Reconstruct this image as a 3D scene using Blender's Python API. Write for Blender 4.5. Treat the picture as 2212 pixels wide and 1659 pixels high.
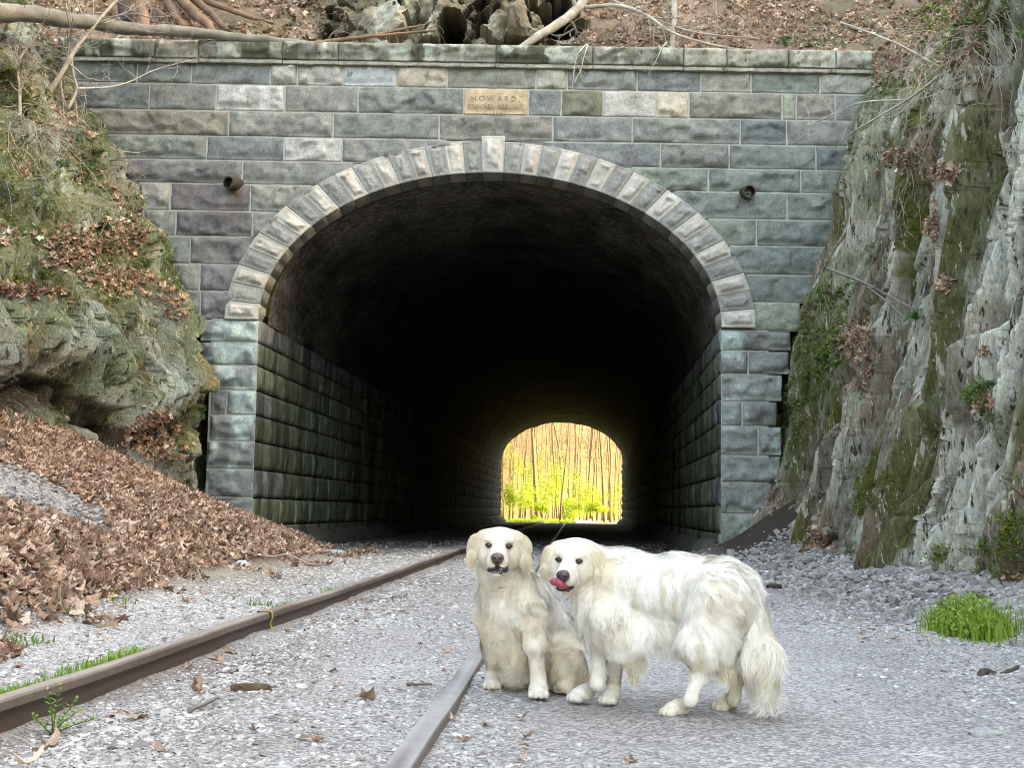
import bpy, math, random
import numpy as np
from mathutils import Vector, Matrix

# ------------------------------------------------------------------ camera, sky, sun, exposure
for o in list(bpy.data.objects): bpy.data.objects.remove(o)
S = bpy.context.scene; COL = S.collection
S.render.engine = 'CYCLES'
FPX, CX, CY, HC = 3000.0, 1106.0, 829.5, 0.75
PITCH, ROLL = math.atan((1104-829.5)/3000), 0.0165
_f = np.array([0, math.cos(PITCH), math.sin(PITCH)]); _r0 = np.array([1., 0, 0]); _u0 = np.array([0, -math.sin(PITCH), math.cos(PITCH)])
_r = math.cos(ROLL)*_r0 + math.sin(ROLL)*_u0; _u = -math.sin(ROLL)*_r0 + math.cos(ROLL)*_u0
cam = bpy.data.cameras.new('camera'); camo = bpy.data.objects.new('camera', cam); COL.objects.link(camo)
cam.sensor_width = 36; cam.lens = FPX/2212*36; cam.clip_end = 3000; cam.clip_start = 0.05
camo.matrix_world = Matrix(((_r[0], _u[0], -_f[0], 0), (_r[1], _u[1], -_f[1], 0), (_r[2], _u[2], -_f[2], HC), (0, 0, 0, 1)))
S.camera = camo
W = bpy.data.worlds.new('World'); S.world = W; W.use_nodes = True
wn = W.node_tree.nodes; wl = W.node_tree.links
sky = wn.new('ShaderNodeTexSky'); sky.sky_type = 'NISHITA'; sky.sun_disc = False
SUN_EL, SUN_AZ = math.radians(27), math.radians(98)      # azimuth clockwise from +Y
sky.sun_elevation = SUN_EL; sky.sun_rotation = SUN_AZ; sky.dust_density = 2.0; sky.air_density = 0.8
wl.new(sky.outputs[0], wn['Background'].inputs[0]); wn['Background'].inputs[1].default_value = 0.15
sd = bpy.data.lights.new('sun', 'SUN'); sd.energy = 2.0; sd.angle = math.radians(0.5); sd.color = (1, .93, .82)
so = bpy.data.objects.new('sun', sd); COL.objects.link(so)
_sv = Vector((math.sin(SUN_AZ)*math.cos(SUN_EL), math.cos(SUN_AZ)*math.cos(SUN_EL), math.sin(SUN_EL)))
so.rotation_euler = _sv.to_track_quat('Z', 'Y').to_euler(); so.location = (20, 5, 60)
vs = S.view_settings; vs.view_transform = 'Standard'; vs.look = 'None'; vs.gamma = 1; vs.use_curve_mapping = False
vs.exposure = 3.75
try:
    vs.use_white_balance = True; vs.white_balance_temperature = 11000; vs.white_balance_tint = 10
except Exception: pass
S.cycles.filter_width = 1.0; S.cycles.max_bounces = 8; S.cycles.diffuse_bounces = 5; S.cycles.transparent_max_bounces = 8

# ------------------------------------------------------------------ helpers
RNG = np.random.default_rng(7); random.seed(7)
def P(u, v, Y):
    d = _f + (u-CX)/FPX*_r - (v-CY)/FPX*_u
    return np.array([0, 0, HC]) + d*(Y/d[1])
def G(u, v, z=0.0):
    d = _f + (u-CX)/FPX*_r - (v-CY)/FPX*_u
    return np.array([0, 0, HC]) + d*((z-HC)/d[2])
def ss(a, b, x):
    t = np.clip((x-a)/(b-a), 0, 1); return t*t*(3-2*t)
def hsh(i, j, k, s):
    h = (i.astype(np.int64)*374761393 + j.astype(np.int64)*668265263 + k.astype(np.int64)*2147483647 + s*1274126177) & 0xffffffff
    h = ((h ^ (h >> 13))*1274126177) & 0xffffffff
    h = ((h ^ (h >> 15))*2246822519) & 0xffffffff
    return ((h ^ (h >> 16)) & 0xffffff)/float(0xffffff)
def noise(p, s=0):
    p = np.asarray(p, float); i = np.floor(p).astype(np.int64); f = p-i; f = f*f*(3-2*f); r = 0
    for a in (0, 1):
        for b in (0, 1):
            for c in (0, 1):
                w = (f[..., 0] if a else 1-f[..., 0])*(f[..., 1] if b else 1-f[..., 1])*(f[..., 2] if c else 1-f[..., 2])
                r = r + w*hsh(i[..., 0]+a, i[..., 1]+b, i[..., 2]+c, s)
    return r*2-1
def fbm(p, s=0, o=4, g=.5):
    r = 0; a = 1.; p = np.asarray(p, float)
    for k in range(o): r = r + a*noise(p*(2.03**k)+k*17.3, s+k); a *= g
    return r
def facet(p, s=0, tilt=.8):
    """faceted, blocky value: every Voronoi cell has its own offset and tilt; also returns distance to cell border"""
    p = np.asarray(p, float); i = np.floor(p).astype(np.int64)
    bd = np.full(p.shape[:-1], 9.); sd2 = bd.copy(); val = np.zeros(p.shape[:-1])
    for a in (-1, 0, 1):
        for b in (-1, 0, 1):
            for c in (-1, 0, 1):
                I, J, K = i[..., 0]+a, i[..., 1]+b, i[..., 2]+c
                q = np.stack([I+hsh(I, J, K, s), J+hsh(I, J, K, s+1), K+hsh(I, J, K, s+2)], -1)
                d = p-q; dd = (d*d).sum(-1)
                v = hsh(I, J, K, s+3)*2-1 + tilt*(d[..., 0]*(hsh(I, J, K, s+4)*2-1) + d[..., 1]*(hsh(I, J, K, s+5)*2-1) + d[..., 2]*(hsh(I, J, K, s+6)*2-1))
                m = dd < bd
                sd2 = np.where(m, bd, np.minimum(sd2, dd)); val = np.where(m, v, val); bd = np.where(m, dd, bd)
    return val, np.sqrt(sd2)-np.sqrt(bd)
def mixc(a, b, t):
    t = np.clip(np.asarray(t), 0, 1)[..., None]; return np.asarray(a)*(1-t)+np.asarray(b)*t
def tag(o, label=None, cat=None, group=None, kind=None):
    if label: o['label'] = label
    if cat: o['category'] = cat
    if group: o['group'] = group
    if kind: o['kind'] = kind
    return o
def empty(name, loc, label, cat, group=None):
    o = bpy.data.objects.new(name, None); COL.objects.link(o); o.location = [float(c) for c in loc]; o.empty_display_size = .1
    return tag(o, label, cat, group)
def mk(name, V, F, mat, parent=None, C=None, smooth=True, origin=None, UV=None):
    """V (n,3) world coords, F list of index arrays (each (m,3) or (m,4)); one mesh object"""
    V = np.asarray(V, float).reshape(-1, 3)
    if not isinstance(F, list): F = [F]
    F = [np.asarray(f, np.int64) for f in F if len(f)]
    if origin is not None: O = np.asarray(origin, float)
    elif parent is not None:
        O = np.zeros(3); q = parent
        while q is not None: O = O + np.array(q.location); q = q.parent
    else: O = np.zeros(3)
    me = bpy.data.meshes.new(name)
    me.vertices.add(len(V)); me.vertices.foreach_set('co', (V-O).astype(np.float32).ravel())
    lv = np.concatenate([f.ravel() for f in F]); lt = np.concatenate([np.full(len(f), f.shape[1]) for f in F])
    ls = np.concatenate([[0], np.cumsum(lt)[:-1]])
    me.loops.add(len(lv)); me.loops.foreach_set('vertex_index', lv.astype(np.int32))
    me.polygons.add(len(lt)); me.polygons.foreach_set('loop_start', ls.astype(np.int32)); me.polygons.foreach_set('loop_total', lt.astype(np.int32))
    me.polygons.foreach_set('use_smooth', np.full(len(lt), smooth))
    if C is not None:
        C = np.asarray(C, float)
        if C.ndim == 1: C = np.tile(C, (len(V), 1))
        at = me.color_attributes.new('Col', 'FLOAT_COLOR', 'POINT')
        at.data.foreach_set('color', np.concatenate([np.clip(C, 0, 1), np.ones((len(V), 1))], 1).astype(np.float32).ravel())
    if UV is not None:
        uv = me.uv_layers.new(name='UVMap'); uv.data.foreach_set('uv', np.asarray(UV, float)[lv].astype(np.float32).ravel())
    me.update(calc_edges=True); me.validate()
    ob = bpy.data.objects.new(name, me); COL.objects.link(ob)
    if mat is not None: me.materials.append(mat)
    if parent is not None: ob.parent = parent
    elif origin is not None: ob.location = [float(c) for c in O]
    return ob
def grid(Pg, mask=None, flip=False):
    ni, nj = Pg.shape[:2]; I = np.arange(ni*nj).reshape(ni, nj)
    q = np.stack([I[:-1, :-1], I[1:, :-1], I[1:, 1:], I[:-1, 1:]], -1).reshape(-1, 4)
    if flip: q = q[:, ::-1]
    if mask is not None: q = q[mask.reshape(-1)]
    return Pg.reshape(-1, 3), q
class Acc:
    def __init__(s): s.V = []; s.F = {}; s.C = []; s.n = 0
    def add(s, V, F, C=None):
        V = np.asarray(V, float).reshape(-1, 3)
        if not isinstance(F, list): F = [F]
        for f in F:
            f = np.asarray(f, np.int64)
            if len(f): s.F.setdefault(f.shape[1], []).append(f+s.n)
        C = np.asarray((.5, .5, .5) if C is None else C, float)
        if C.ndim == 1: C = np.tile(C, (len(V), 1))
        s.V.append(V); s.C.append(C.reshape(-1, 3)); s.n += len(V); return s
    def build(s, name, mat, parent=None, smooth=True, origin=None):
        return mk(name, np.concatenate(s.V), [np.concatenate(f) for f in s.F.values()], mat, parent, np.concatenate(s.C), smooth, origin)
def tube(pts, rad, n=7, bump=0, seed=0, cap=True):
    pts = np.asarray(pts, float); m = len(pts); rad = np.broadcast_to(np.asarray(rad, float), (m,))
    T = np.gradient(pts, axis=0); T /= np.linalg.norm(T, axis=1)[:, None]+1e-9
    up = np.array([0, 0, 1.]) if abs(T[0][2]) < .8 else np.array([1., 0, 0]); A = np.zeros((m, n, 3))
    a = np.arange(n)/n*2*np.pi
    side = np.cross(T[0], up)
    for k in range(m):
        side = side-T[k]*side.dot(T[k]); side /= np.linalg.norm(side)+1e-9; b = np.cross(T[k], side)
        A[k] = pts[k]+rad[k]*(np.cos(a)[:, None]*side+np.sin(a)[:, None]*b)
    if bump:
        c = pts[:, None, :]; A = c+(A-c)*(1+bump*fbm(A*np.array([6, 6, 6.])+seed, seed, 3))[..., None]
    I = np.arange(m*n).reshape(m, n); J = np.roll(I, -1, 1)
    q = np.stack([I[:-1], J[:-1], J[1:], I[1:]], -1).reshape(-1, 4)
    V = A.reshape(-1, 3); Fs = [q]
    if cap:
        V = np.concatenate([V, pts[:1], pts[-1:]]); c0, c1 = m*n, m*n+1
        Fs.append(np.concatenate([np.stack([J[0], I[0], np.full(n, c0)], -1), np.stack([I[-1], J[-1], np.full(n, c1)], -1)]))
    return V, Fs
def wob(a, b, n=12, w=.03, seed=0, sag=0):
    a = np.asarray(a, float); b = np.asarray(b, float); t = np.linspace(0, 1, n)[:, None]; L = np.linalg.norm(b-a)
    p = a*(1-t)+b*t; q = np.stack([t[:, 0]*3+seed*7.1, t[:, 0]*0, t[:, 0]*0], -1)
    o = np.stack([fbm(q, seed), fbm(q+31, seed), fbm(q+57, seed)], -1)*w*L; o -= o[0]
    p = p+o; p[:, 2] -= sag*L*4*(t*(1-t))[:, 0]; return p
def spline(pts, n=20):
    pts = np.asarray(pts, float); m = len(pts); e = np.concatenate([[2*pts[0]-pts[1]], pts, [2*pts[-1]-pts[-2]]]); out = []
    for x in np.linspace(0, m-1.0001, n):
        i = int(x); t = x-i; a, b, c, d = e[i:i+4]
        out.append(.5*(2*b+(c-a)*t+(2*a-5*b+4*c-d)*t*t+(3*b-a-3*c+d)*t**3))
    return np.array(out)
def rotn(nrm, spin):
    """matrices (N,3,3) whose z column is nrm"""
    nrm = nrm/np.linalg.norm(nrm, axis=1)[:, None]
    a = np.where(np.abs(nrm[:, 2:3]) < .9, np.array([[0, 0, 1.]]), np.array([[1., 0, 0]]))
    x = np.cross(a, nrm); x /= np.linalg.norm(x, axis=1)[:, None]; y = np.cross(nrm, x)
    c, s = np.cos(spin)[:, None], np.sin(spin)[:, None]
    return np.stack([x*c+y*s, -x*s+y*c, nrm], -1)
def scatter(tv, tf, pos, R, sc, col):
    """template verts, faces; instances -> V, F, C  (tv may be (N,m,3) for per-instance shapes)"""
    N = len(pos); tv = np.asarray(tv, float); m = tv.shape[-2]; sc = np.asarray(sc, float)
    if sc.ndim == 1: sc = sc[:, None].repeat(3, 1)
    T = (tv[None] if tv.ndim == 2 else tv)*sc[:, None, :]
    V = np.einsum('nij,nmj->nmi', R, T)+pos[:, None, :]
    Fa = (np.asarray(tf)[None]+(np.arange(N)*m)[:, None, None]).reshape(-1, np.asarray(tf).shape[1])
    return V.reshape(-1, 3), Fa, np.repeat(col, m, 0)

# ------------------------------------------------------------------ materials
def mat_vc(name, rough=.85, detail=(3., 14., 60.), stretch=(1, 1, 1), con=.5, bump=.3, bdist=.02, trans=0., spec=.3, speck=None, sheen=0, vor=None, wet=None):
    m = bpy.data.materials.new(name); m.use_nodes = True; nt = m.node_tree; N = nt.nodes; L = nt.links
    bs = N['Principled BSDF']; bs.inputs['Roughness'].default_value = rough; bs.inputs['Specular IOR Level'].default_value = spec
    at = N.new('ShaderNodeVertexColor'); at.layer_name = 'Col'
    tc = N.new('ShaderNodeTexCoord'); mp = N.new('ShaderNodeMapping'); mp.inputs['Scale'].default_value = stretch
    L.new(tc.outputs['Object'], mp.inputs[0]); ns = []
    for k, s in enumerate(detail):
        n = N.new('ShaderNodeTexNoise'); n.inputs['Scale'].default_value = s; n.inputs['Detail'].default_value = 5; n.inputs['Roughness'].default_value = .65
        L.new(mp.outputs[0], n.inputs[0]); ns.append(n.outputs[0])
    def math_(op, a, b):
        q = N.new('ShaderNodeMath'); q.operation = op
        for i, x in enumerate((a, b)):
            if isinstance(x, (int, float)): q.inputs[i].default_value = x
            else: L.new(x, q.inputs[i])
        return q.outputs[0]
    tot = ns[0]
    for x in ns[1:]: tot = math_('ADD', tot, x)
    tot = math_('DIVIDE', tot, float(len(ns)))
    cur = tot
    if vor:
        v = N.new('ShaderNodeTexVoronoi'); v.inputs['Scale'].default_value = vor; v.feature = 'F1'
        L.new(mp.outputs[0], v.inputs[0]); vs_ = math_('SUBTRACT', 1.0, v.outputs['Distance']); tot = math_('ADD', math_('MULTIPLY', tot, .5), math_('MULTIPLY', vs_, .5))
        vc = N.new('ShaderNodeSeparateColor'); L.new(v.outputs['Color'], vc.inputs[0])
        cur = math_('ADD', math_('MULTIPLY', tot, .45), math_('MULTIPLY', vc.outputs[0], .45))
    mr = N.new('ShaderNodeMapRange'); mr.inputs['From Min'].default_value = .3; mr.inputs['From Max'].default_value = .7
    mr.inputs['To Min'].default_value = 1-con; mr.inputs['To Max'].default_value = 1+con; L.new(cur, mr.inputs[0])
    mul = N.new('ShaderNodeVectorMath'); mul.operation = 'SCALE'; L.new(at.outputs[0], mul.inputs[0]); L.new(mr.outputs[0], mul.inputs['Scale'])
    out = mul.outputs[0]
    if speck:
        for (sc, lo, hi, c) in speck:
            n = N.new('ShaderNodeTexNoise'); n.inputs['Scale'].default_value = sc; n.inputs['Detail'].default_value = 6; n.inputs['Roughness'].default_value = .7
            L.new(mp.outputs[0], n.inputs[0])
            r = N.new('ShaderNodeMapRange'); r.inputs['From Min'].default_value = lo; r.inputs['From Max'].default_value = hi; L.new(n.outputs[0], r.inputs[0])
            mx = N.new('ShaderNodeMix'); mx.data_type = 'RGBA'; L.new(r.outputs[0], mx.inputs[0]); L.new(out, mx.inputs[6]); mx.inputs[7].default_value = (*c, 1); out = mx.outputs[2]
    L.new(out, bs.inputs['Base Color'])
    if bump:
        b = N.new('ShaderNodeBump'); b.inputs['Strength'].default_value = bump; b.inputs['Distance'].default_value = bdist; L.new(tot, b.inputs['Height']); L.new(b.outputs[0], bs.inputs['Normal'])
    if sheen: bs.inputs['Sheen Weight'].default_value = sheen
    if trans:
        tr = N.new('ShaderNodeBsdfTranslucent'); ms = N.new('ShaderNodeMixShader'); ms.inputs[0].default_value = trans
        L.new(out, tr.inputs[0]); L.new(bs.outputs[0], ms.inputs[1]); L.new(tr.outputs[0], ms.inputs[2]); L.new(ms.outputs[0], N['Material Output'].inputs[0])
    return m
M = dict(
    ashlar=mat_vc('ashlar_stone', .85, (5, 24, 90), con=.75, bump=.9, bdist=.022, speck=[(70, .67, .70, (.6, .61, .58)), (4.5, .60, .72, (.09, .095, .085))]),
    lightstone=mat_vc('light_stone', .85, (7, 30, 110), con=.45, bump=.95, bdist=.022),
    coping=mat_vc('coping_stone', .88, (5, 20, 80), con=.5, bump=.7, bdist=.015, speck=[(9, .57, .68, (.07, .075, .045)), (14, .64, .70, (.42, .44, .38))]),
    mortar=mat_vc('lime_mortar', .95, (8, 30, 90), con=.25, bump=.4, bdist=.008),
    soot=mat_vc('sooty_brick', .95, (2, 9, 45), con=.4, bump=.4, bdist=.02, vor=11, spec=.08),
    wetwall=mat_vc('damp_algae_stone', .9, (3, 14, 60), stretch=(1, 1, .35), con=.65, bump=.7, bdist=.03, spec=.12),
    rockL=mat_vc('mossy_schist', .9, (2.2, 10, 40), stretch=(1.6, 4.5, .6), con=1.0, bump=1., bdist=.05, speck=[(6, .60, .66, (.46, .52, .44)), (5, .57, .63, (.05, .045, .03)), (18, .62, .66, (.55, .57, .5))]),
    rockR=mat_vc('lichen_schist', .9, (3, 12, 50), stretch=(2.2, 3.5, .45), con=.9, bump=.8, bdist=.03, speck=[(4, .60, .64, (.48, .48, .40)), (5, .57, .62, (.055, .045, .03)), (11, .63, .66, (.60, .63, .56))]),
    soil=mat_vc('leafy_soil', .95, (3, 15, 60), con=.6, bump=.8, bdist=.03),
    ground=mat_vc('crushed_gravel', .92, (3, 45, 160), con=.45, bump=.9, bdist=.012, vor=75),
    gravel=mat_vc('gravel_stone', .9, (10, 60, 200), con=.3, bump=.3, bdist=.004),
    leaf=mat_vc('dead_leaf', .8, (20, 90), con=.35, bump=.2, bdist=.004, trans=.15),
    green=mat_vc('green_leaf', .6, (15, 60), con=.25, bump=0, trans=.35),
    wood=mat_vc('weathered_wood', .85, (6, 30, 120), stretch=(1, 1, 1), con=.5, bump=.8, bdist=.01),
    twig=mat_vc('bare_twig', .85, (15, 60), con=.3, bump=.3, bdist=.004),
    rail=mat_vc('rusty_rail_steel', .55, (3, 16, 90), con=.3, bump=.2, bdist=.003, spec=.5),
    iron=mat_vc('rusty_iron', .7, (20, 80), con=.35, bump=.3, bdist=.003),
    plastic=mat_vc('ribbon_plastic', .4, (20, 50), con=.1, bump=.1, bdist=.002),
    skin=mat_vc('dog_coat', .9, (30, 90), con=.12, bump=.3, bdist=.004, sheen=.3),
    fur=mat_vc('dog_fur', .75, (12, 40), con=.12, bump=0, trans=.10, sheen=.35, spec=.15),
    nose=mat_vc('dog_nose', .35, (120, 300), con=.2, bump=.4, bdist=.001, spec=.5),
    tongue=mat_vc('dog_tongue', .35, (80, 200), con=.15, bump=.3, bdist=.001, spec=.5),
    eye=mat_vc('dog_eye', .06, (40, 90), con=.1, bump=0, spec=.8),
    tooth=mat_vc('tooth', .3, (40, 90), con=.05, bump=0),
    cloth=mat_vc('collar_webbing', .8, (80, 200), con=.3, bump=.3, bdist=.002),
)
# ------------------------------------------------------------------ ground: one sheet to the horizon
D, AX = 24.0, 0.056                                   # portal plane, skew of the tunnel axis (dx/dy)
RLX = lambda Y: -1.91+.045*np.asarray(Y, float)       # centre line of the left rail
RRX = lambda Y: -.477+.045*np.asarray(Y, float)
def mound(X, Y):                                      # bank of leaves against the left rock
    foot = -2.75-.25*np.sin(Y*.55)-.012*(Y-16)
    t = np.maximum(foot-X, 0); h = .50*t*ss(0, .8, t)+.05*ss(0, .4, t)
    h = np.minimum(h, 2.6)*ss(29, 24.6, Y)*ss(-14, 5, Y)*(1-.30*ss(17.5, 23, Y))
    return np.where((Y > 23.9) & (X > -4.5), np.minimum(h, .3), h)
def gh(X, Y):
    X = np.asarray(X, float); Y = np.asarray(Y, float); z = 0*X
    dl = X-RLX(Y)
    z = z - .045*np.exp(-((dl-.16)/.16)**2) + .055*ss(.02, -.10, dl)*ss(-1.3, -.2, dl)
    z = z + mound(X, Y)
    r = np.maximum(X-(2.7+.05*(Y-8)), 0)*ss(28, 22, Y)
    z = z + .22*r*ss(0, .7, r)
    bank = np.maximum(X-2.9, 0)*.42*np.exp(-((Y-23.2)/1.5)**2); z = z + bank
    z = z + .012*fbm(np.stack([X*1.1, Y*1.1, 0*X], -1), 3, 3) + .006*fbm(np.stack([X*6, Y*6, 0*X], -1), 9, 2)*ss(30, 12, Y)
    z = z + ss(118, 170, Y)*0
    return z
def axis(segs):
    out = []
    for a, b, st in segs: out.append(np.arange(a, b-1e-6, st))
    out.append([segs[-1][1]]); return np.concatenate(out)
gx = axis([(-400, -60, 40), (-60, -12, 4), (-12, -7, .5), (-7, -2, .09), (-2, 3.4, .045), (3.4, 6, .1), (6, 14, .8), (14, 60, 6), (60, 400, 40)])
gy = axis([(-80, -10, 10), (-10, 2, 1.2), (2, 3.6, .2), (3.6, 9, .04), (9, 15, .08), (15, 28, .16), (28, 95, 1.0), (95, 200, 3), (200, 1200, 100)])
GX, GY = np.meshgrid(gx, gy, indexing='ij'); GZ = gh(GX, GY)
V3 = np.stack([GX, GY, GZ], -1)
n1 = fbm(np.stack([GX*.5, GY*.35, 0*GX], -1), 21, 4)[..., None]; n2 = fbm(np.stack([GX*3, GY*2, 0*GX], -1), 22, 3)[..., None]
gc = np.array([.44, .425, .41])*(1+.14*n1+.12*n2)
dl = GX-RLX(GY)
brown = np.array([.17, .13, .10])
gc = gc*(1-.0) ; gc = mixc(gc, brown, .75*np.exp(-((dl-.3)/.28)**2)*(.6+.8*n2[..., 0]) + .35*ss(-.3, .3, n1[..., 0])*ss(2.6, 1.0, np.abs(GX+.3)))
gc = mixc(gc, [.26, .23, .16], .7*ss(9.5, 13, GY)*ss(-.2, -.6, dl)*ss(28, 24, GY))
gc = mixc(gc, [.14, .10, .075], ss(.01, .12, mound(GX, GY)))
gc = mixc(gc, [.17, .15, .14], ss(2.3, 3.0, GX)*.7*ss(8, 12, GY))
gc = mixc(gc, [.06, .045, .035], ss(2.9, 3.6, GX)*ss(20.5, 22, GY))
gc = mixc(gc, [.06, .057, .054], ss(23.5, 29, GY)*ss(96, 90, GY)); gc = mixc(gc, [.012, .0115, .011], ss(34, 60, GY)*ss(96, 90, GY))  # floor inside the bore: tunnel darkness put into the ground colour
far = ss(91, 96, GY)
pathm = ss(1.6, .6, np.abs(GX-(5.6+.02*(GY-92))))*ss(175, 150, GY)
gc = mixc(gc, mixc(np.broadcast_to([.20, .25, .05], GX.shape+(3,)), [.34, .27, .19], np.maximum(pathm, ss(112, 116, GY)*ss(128, 122, GY)*ss(1.5, 4, GX))), far)
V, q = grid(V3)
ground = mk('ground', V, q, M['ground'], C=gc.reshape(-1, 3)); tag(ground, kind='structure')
ground.data.materials[0] = M['ground']

# ------------------------------------------------------------------ tunnel portal of coursed ashlar
pc = lambda u, v: P(u, v, D)
A0, A1, CR, EX = pc(560, 692), pc(1557, 708), pc(1067, 375), pc(1067, 305)
XC = (A0[0]+A1[0])/2; ZS = (A0[2]+A1[2])/2; AI = (A1[0]-A0[0])/2; BI = CR[2]-ZS; TH = .60; AO, BO = AI+TH, BI+TH-.03
portal = empty('tunnel_portal', (XC, D, 0), 'old railway tunnel portal of coursed grey stone blocks with a round arch', 'tunnel portal')
DARK = [(.18, .195, .185), (.20, .212, .195), (.22, .225, .20), (.17, .185, .178), (.235, .235, .205), (.195, .21, .185)]
DARK = [tuple(np.array(c)*np.array([.95, 1.0, 1.05])) for c in DARK]
def panel(mp, a0, a1, b0, b1, cell, seed, amp=.03, margin=0., base=.022, col=(.2, .2, .2), cvar=.12, mask=None, joint=.012):
    wa, wb = a1-a0, b1-b0; na = max(3, int(round(abs(wa)/cell))); nb = max(3, int(round(abs(wb)/cell)))
    A = np.linspace(a0, a1, na+1); B = np.linspace(b0, b1, nb+1)
    jig = joint*np.sign(wa); A = np.concatenate([[a0+jig, a0+jig*1.4], A[1:-1], [a1-jig*1.4, a1-jig]]); B = np.concatenate([[b0+joint, b0+joint*1.4], B[1:-1], [b1-joint*1.4, b1-joint]])
    A, B = np.meshgrid(A, B, indexing='ij')
    ed = np.minimum(np.minimum(np.abs(A-a0), np.abs(a1-A)), np.minimum(B-b0, b1-B))
    q3 = np.stack([A, B, 0*A+seed*3.7], -1)
    fa, _ = facet(q3*np.array([3.2, 4.2, 1]), seed, 1.6)
    rough = .5+.35*fa+.5*fbm(q3*5, seed+5, 4)
    low = ss(.15+.05*noise(q3*7, seed+8), .03, B-b0)*ss(-.15, .35, noise(q3*1.7, seed+9))          # under-cut bottom lip
    e = ss(joint*1.35+margin*.8, joint*1.4+margin+.045, ed)
    H = np.where(ed < joint*1.3, -.012, base)+e*(amp*1.5*np.clip(rough, -.4, 1.6)-low*amp*2.8)
    H = np.where(ed < joint*1.3, H, np.maximum(H, .007+.003*noise(q3*12, 4)))
    A2 = A+.007*noise(q3*9, seed+2)*(ed < .02); B2 = B+.007*noise(q3*9+40, seed+3)*(ed < .02)
    Pw = mp(A2, B2, H); V, q = grid(Pw)
    C = np.asarray(col)*(1+cvar*fbm(q3*np.array([5, 1.6, 1]), seed+11, 3)[..., None]+cvar*.8*noise(q3*14, seed+13)[..., None])
    if mask is not None:
        mm = mask(A, B); c = (mm[:-1, :-1] & mm[1:, :-1] & mm[1:, 1:] & mm[:-1, 1:]); q = q[c.reshape(-1)]
    return V, q, C.reshape(-1, 3), A, B, H
pmap = lambda A, B, H: np.stack([A, D-H, B], -1)
elr = lambda A, B, a, b: ((A-XC)/a)**2+(np.maximum(B-ZS, 0)/b)**2
inarch = lambda A, B: (elr(A, B, AI+.86*TH, BI+.84*TH) > 1)
wall = Acc(); sd_ = 100
zl = [pc(501, y)[2] for y in (132, 182, 239, 294, 346, 397, 456, 511, 571, 629, 689)]
zr = zl[:4]+[pc(1620, y)[2] for y in (365, 415, 473.5, 531, 593, 653, 714)]
LIGHT = (.43, .44, .42); TAN = (.44, .40, .33)
rows = [ # (course, side, x joints, {index: colour})
 (0, 'a', [130, 297, 414, 584, 643, 742, 856, 967, 1158, 1225, 1376, 1514, 1622, 1771, 1904], {3: (.33, .34, .31), 4: (.37, .38, .35), 5: (.38, .42, .43), 6: TAN, 7: (.22, .23, .2), 8: (.36, .36, .3), 11: (.25, .25, .22), 12: (.19, .22, .195), 13: (.3, .31, .28)}),
 (1, 'a', [130, 323, 467, 616, 774, 1002, 1142, 1213, 1303, 1417, 1488, 1689, 1720, 1804, 1891], {2: LIGHT, 5: None, 8: (.4, .4, .37), 9: TAN, 10: (.22, .22, .19), 11: (.25, .29, .22), 12: (.24, .23, .2), 7: (.17, .18, .13)}),
 (2, 'a', [150, 494, 720, 949, 1194, 1366, 1599, 1699, 1876], {0: (.22, .21, .175), 3: (.21, .21, .19)}),
 (3, 'l', [200, 447, 614, 739, 1070], {2: LIGHT}), (3, 'r', [1070, 1427, 1575, 1762, 1852], {1: (.18, .185, .17)}),
 (4, 'l', [215, 524, 800, 1060], {0: (.165, .17, .172)}), (4, 'r', [1100, 1310, 1530, 1729, 1826], {}),
 (5, 'l', [300, 369, 541, 900], {1: (.165, .16, .162), 0: (.3, .3, .28)}), (5, 'r', [1250, 1450, 1700, 1819], {}),
 (6, 'l', [310, 380, 546, 800], {1: (.14, .137, .143)}), (6, 'r', [1350, 1634, 1806], {}),
 (7, 'l', [350, 411, 640], {1: (.17, .172, .172)}), (7, 'r', [1400, 1788], {}),
 (8, 'l', [380, 432, 600], {1: (.16, .167, .17)}), (8, 'r', [1450, 1765], {}),
 (9, 'l', [400, 433, 560], {1: (.16, .165, .172)}), (9, 'r', [1500, 1730], {0: (.23, .26, .23)}),
]
for ci, side, xs, cc in rows:
    Z = zr if side == 'r' else zl
    zt, zb = Z[ci], Z[ci+1]; vmid = {0: 157, 1: 210, 2: 266, 3: 320, 4: 372, 5: 426, 6: 484, 7: 541, 8: 600, 9: 659}[ci]
    for k in range(len(xs)-1):
        sd_ += 1
        if ci == 1 and k == 5: continue
        off = .016*(xs[k]-501)*0; x0 = pc(xs[k], vmid)[0]; x1 = pc(xs[k+1], vmid)[0]
        col = cc.get(k) or DARK[(sd_*7) % 6]
        if ci > 3 and side == 'r': col = np.array(col)*np.array([1.02, 1.06, .98])
        amp = .045 if (sd_*13 % 5) < 3 else .024
        V, q, C, A, B, H = panel(pmap, x0, x1, zb, zt, .038, sd_, amp, col=col, cvar=.16, mask=inarch)
        A_, B_ = A.ravel(), B.ravel()
        # mineral streaks and iron stains below the drain pipes (real marks in the stone)
        for (pu, pv, cst, wd, ln) in ((512, 398, (.09, .045, .035), .10, .85), (470, 380, (.10, .078, .082), .35, 1.2), (1610, 417, (.10, .06, .04), .09, .5), (515, 405, (.22, .15, .07), .06, .35)):
            pp = pc(pu, pv); m = np.exp(-((A_-pp[0]+.05*np.sin(B_*5))/wd)**2)*ss(pp[2]+.02, pp[2]-.1, B_)*ss(pp[2]-ln, pp[2]-ln*.3, B_)*(.55+.5*noise(np.stack([A_*9, B_*1.5, 0*A_], -1), 5))
            C = mixc(C, cst, m*.8)
        wall.add(V, q, C)
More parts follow.
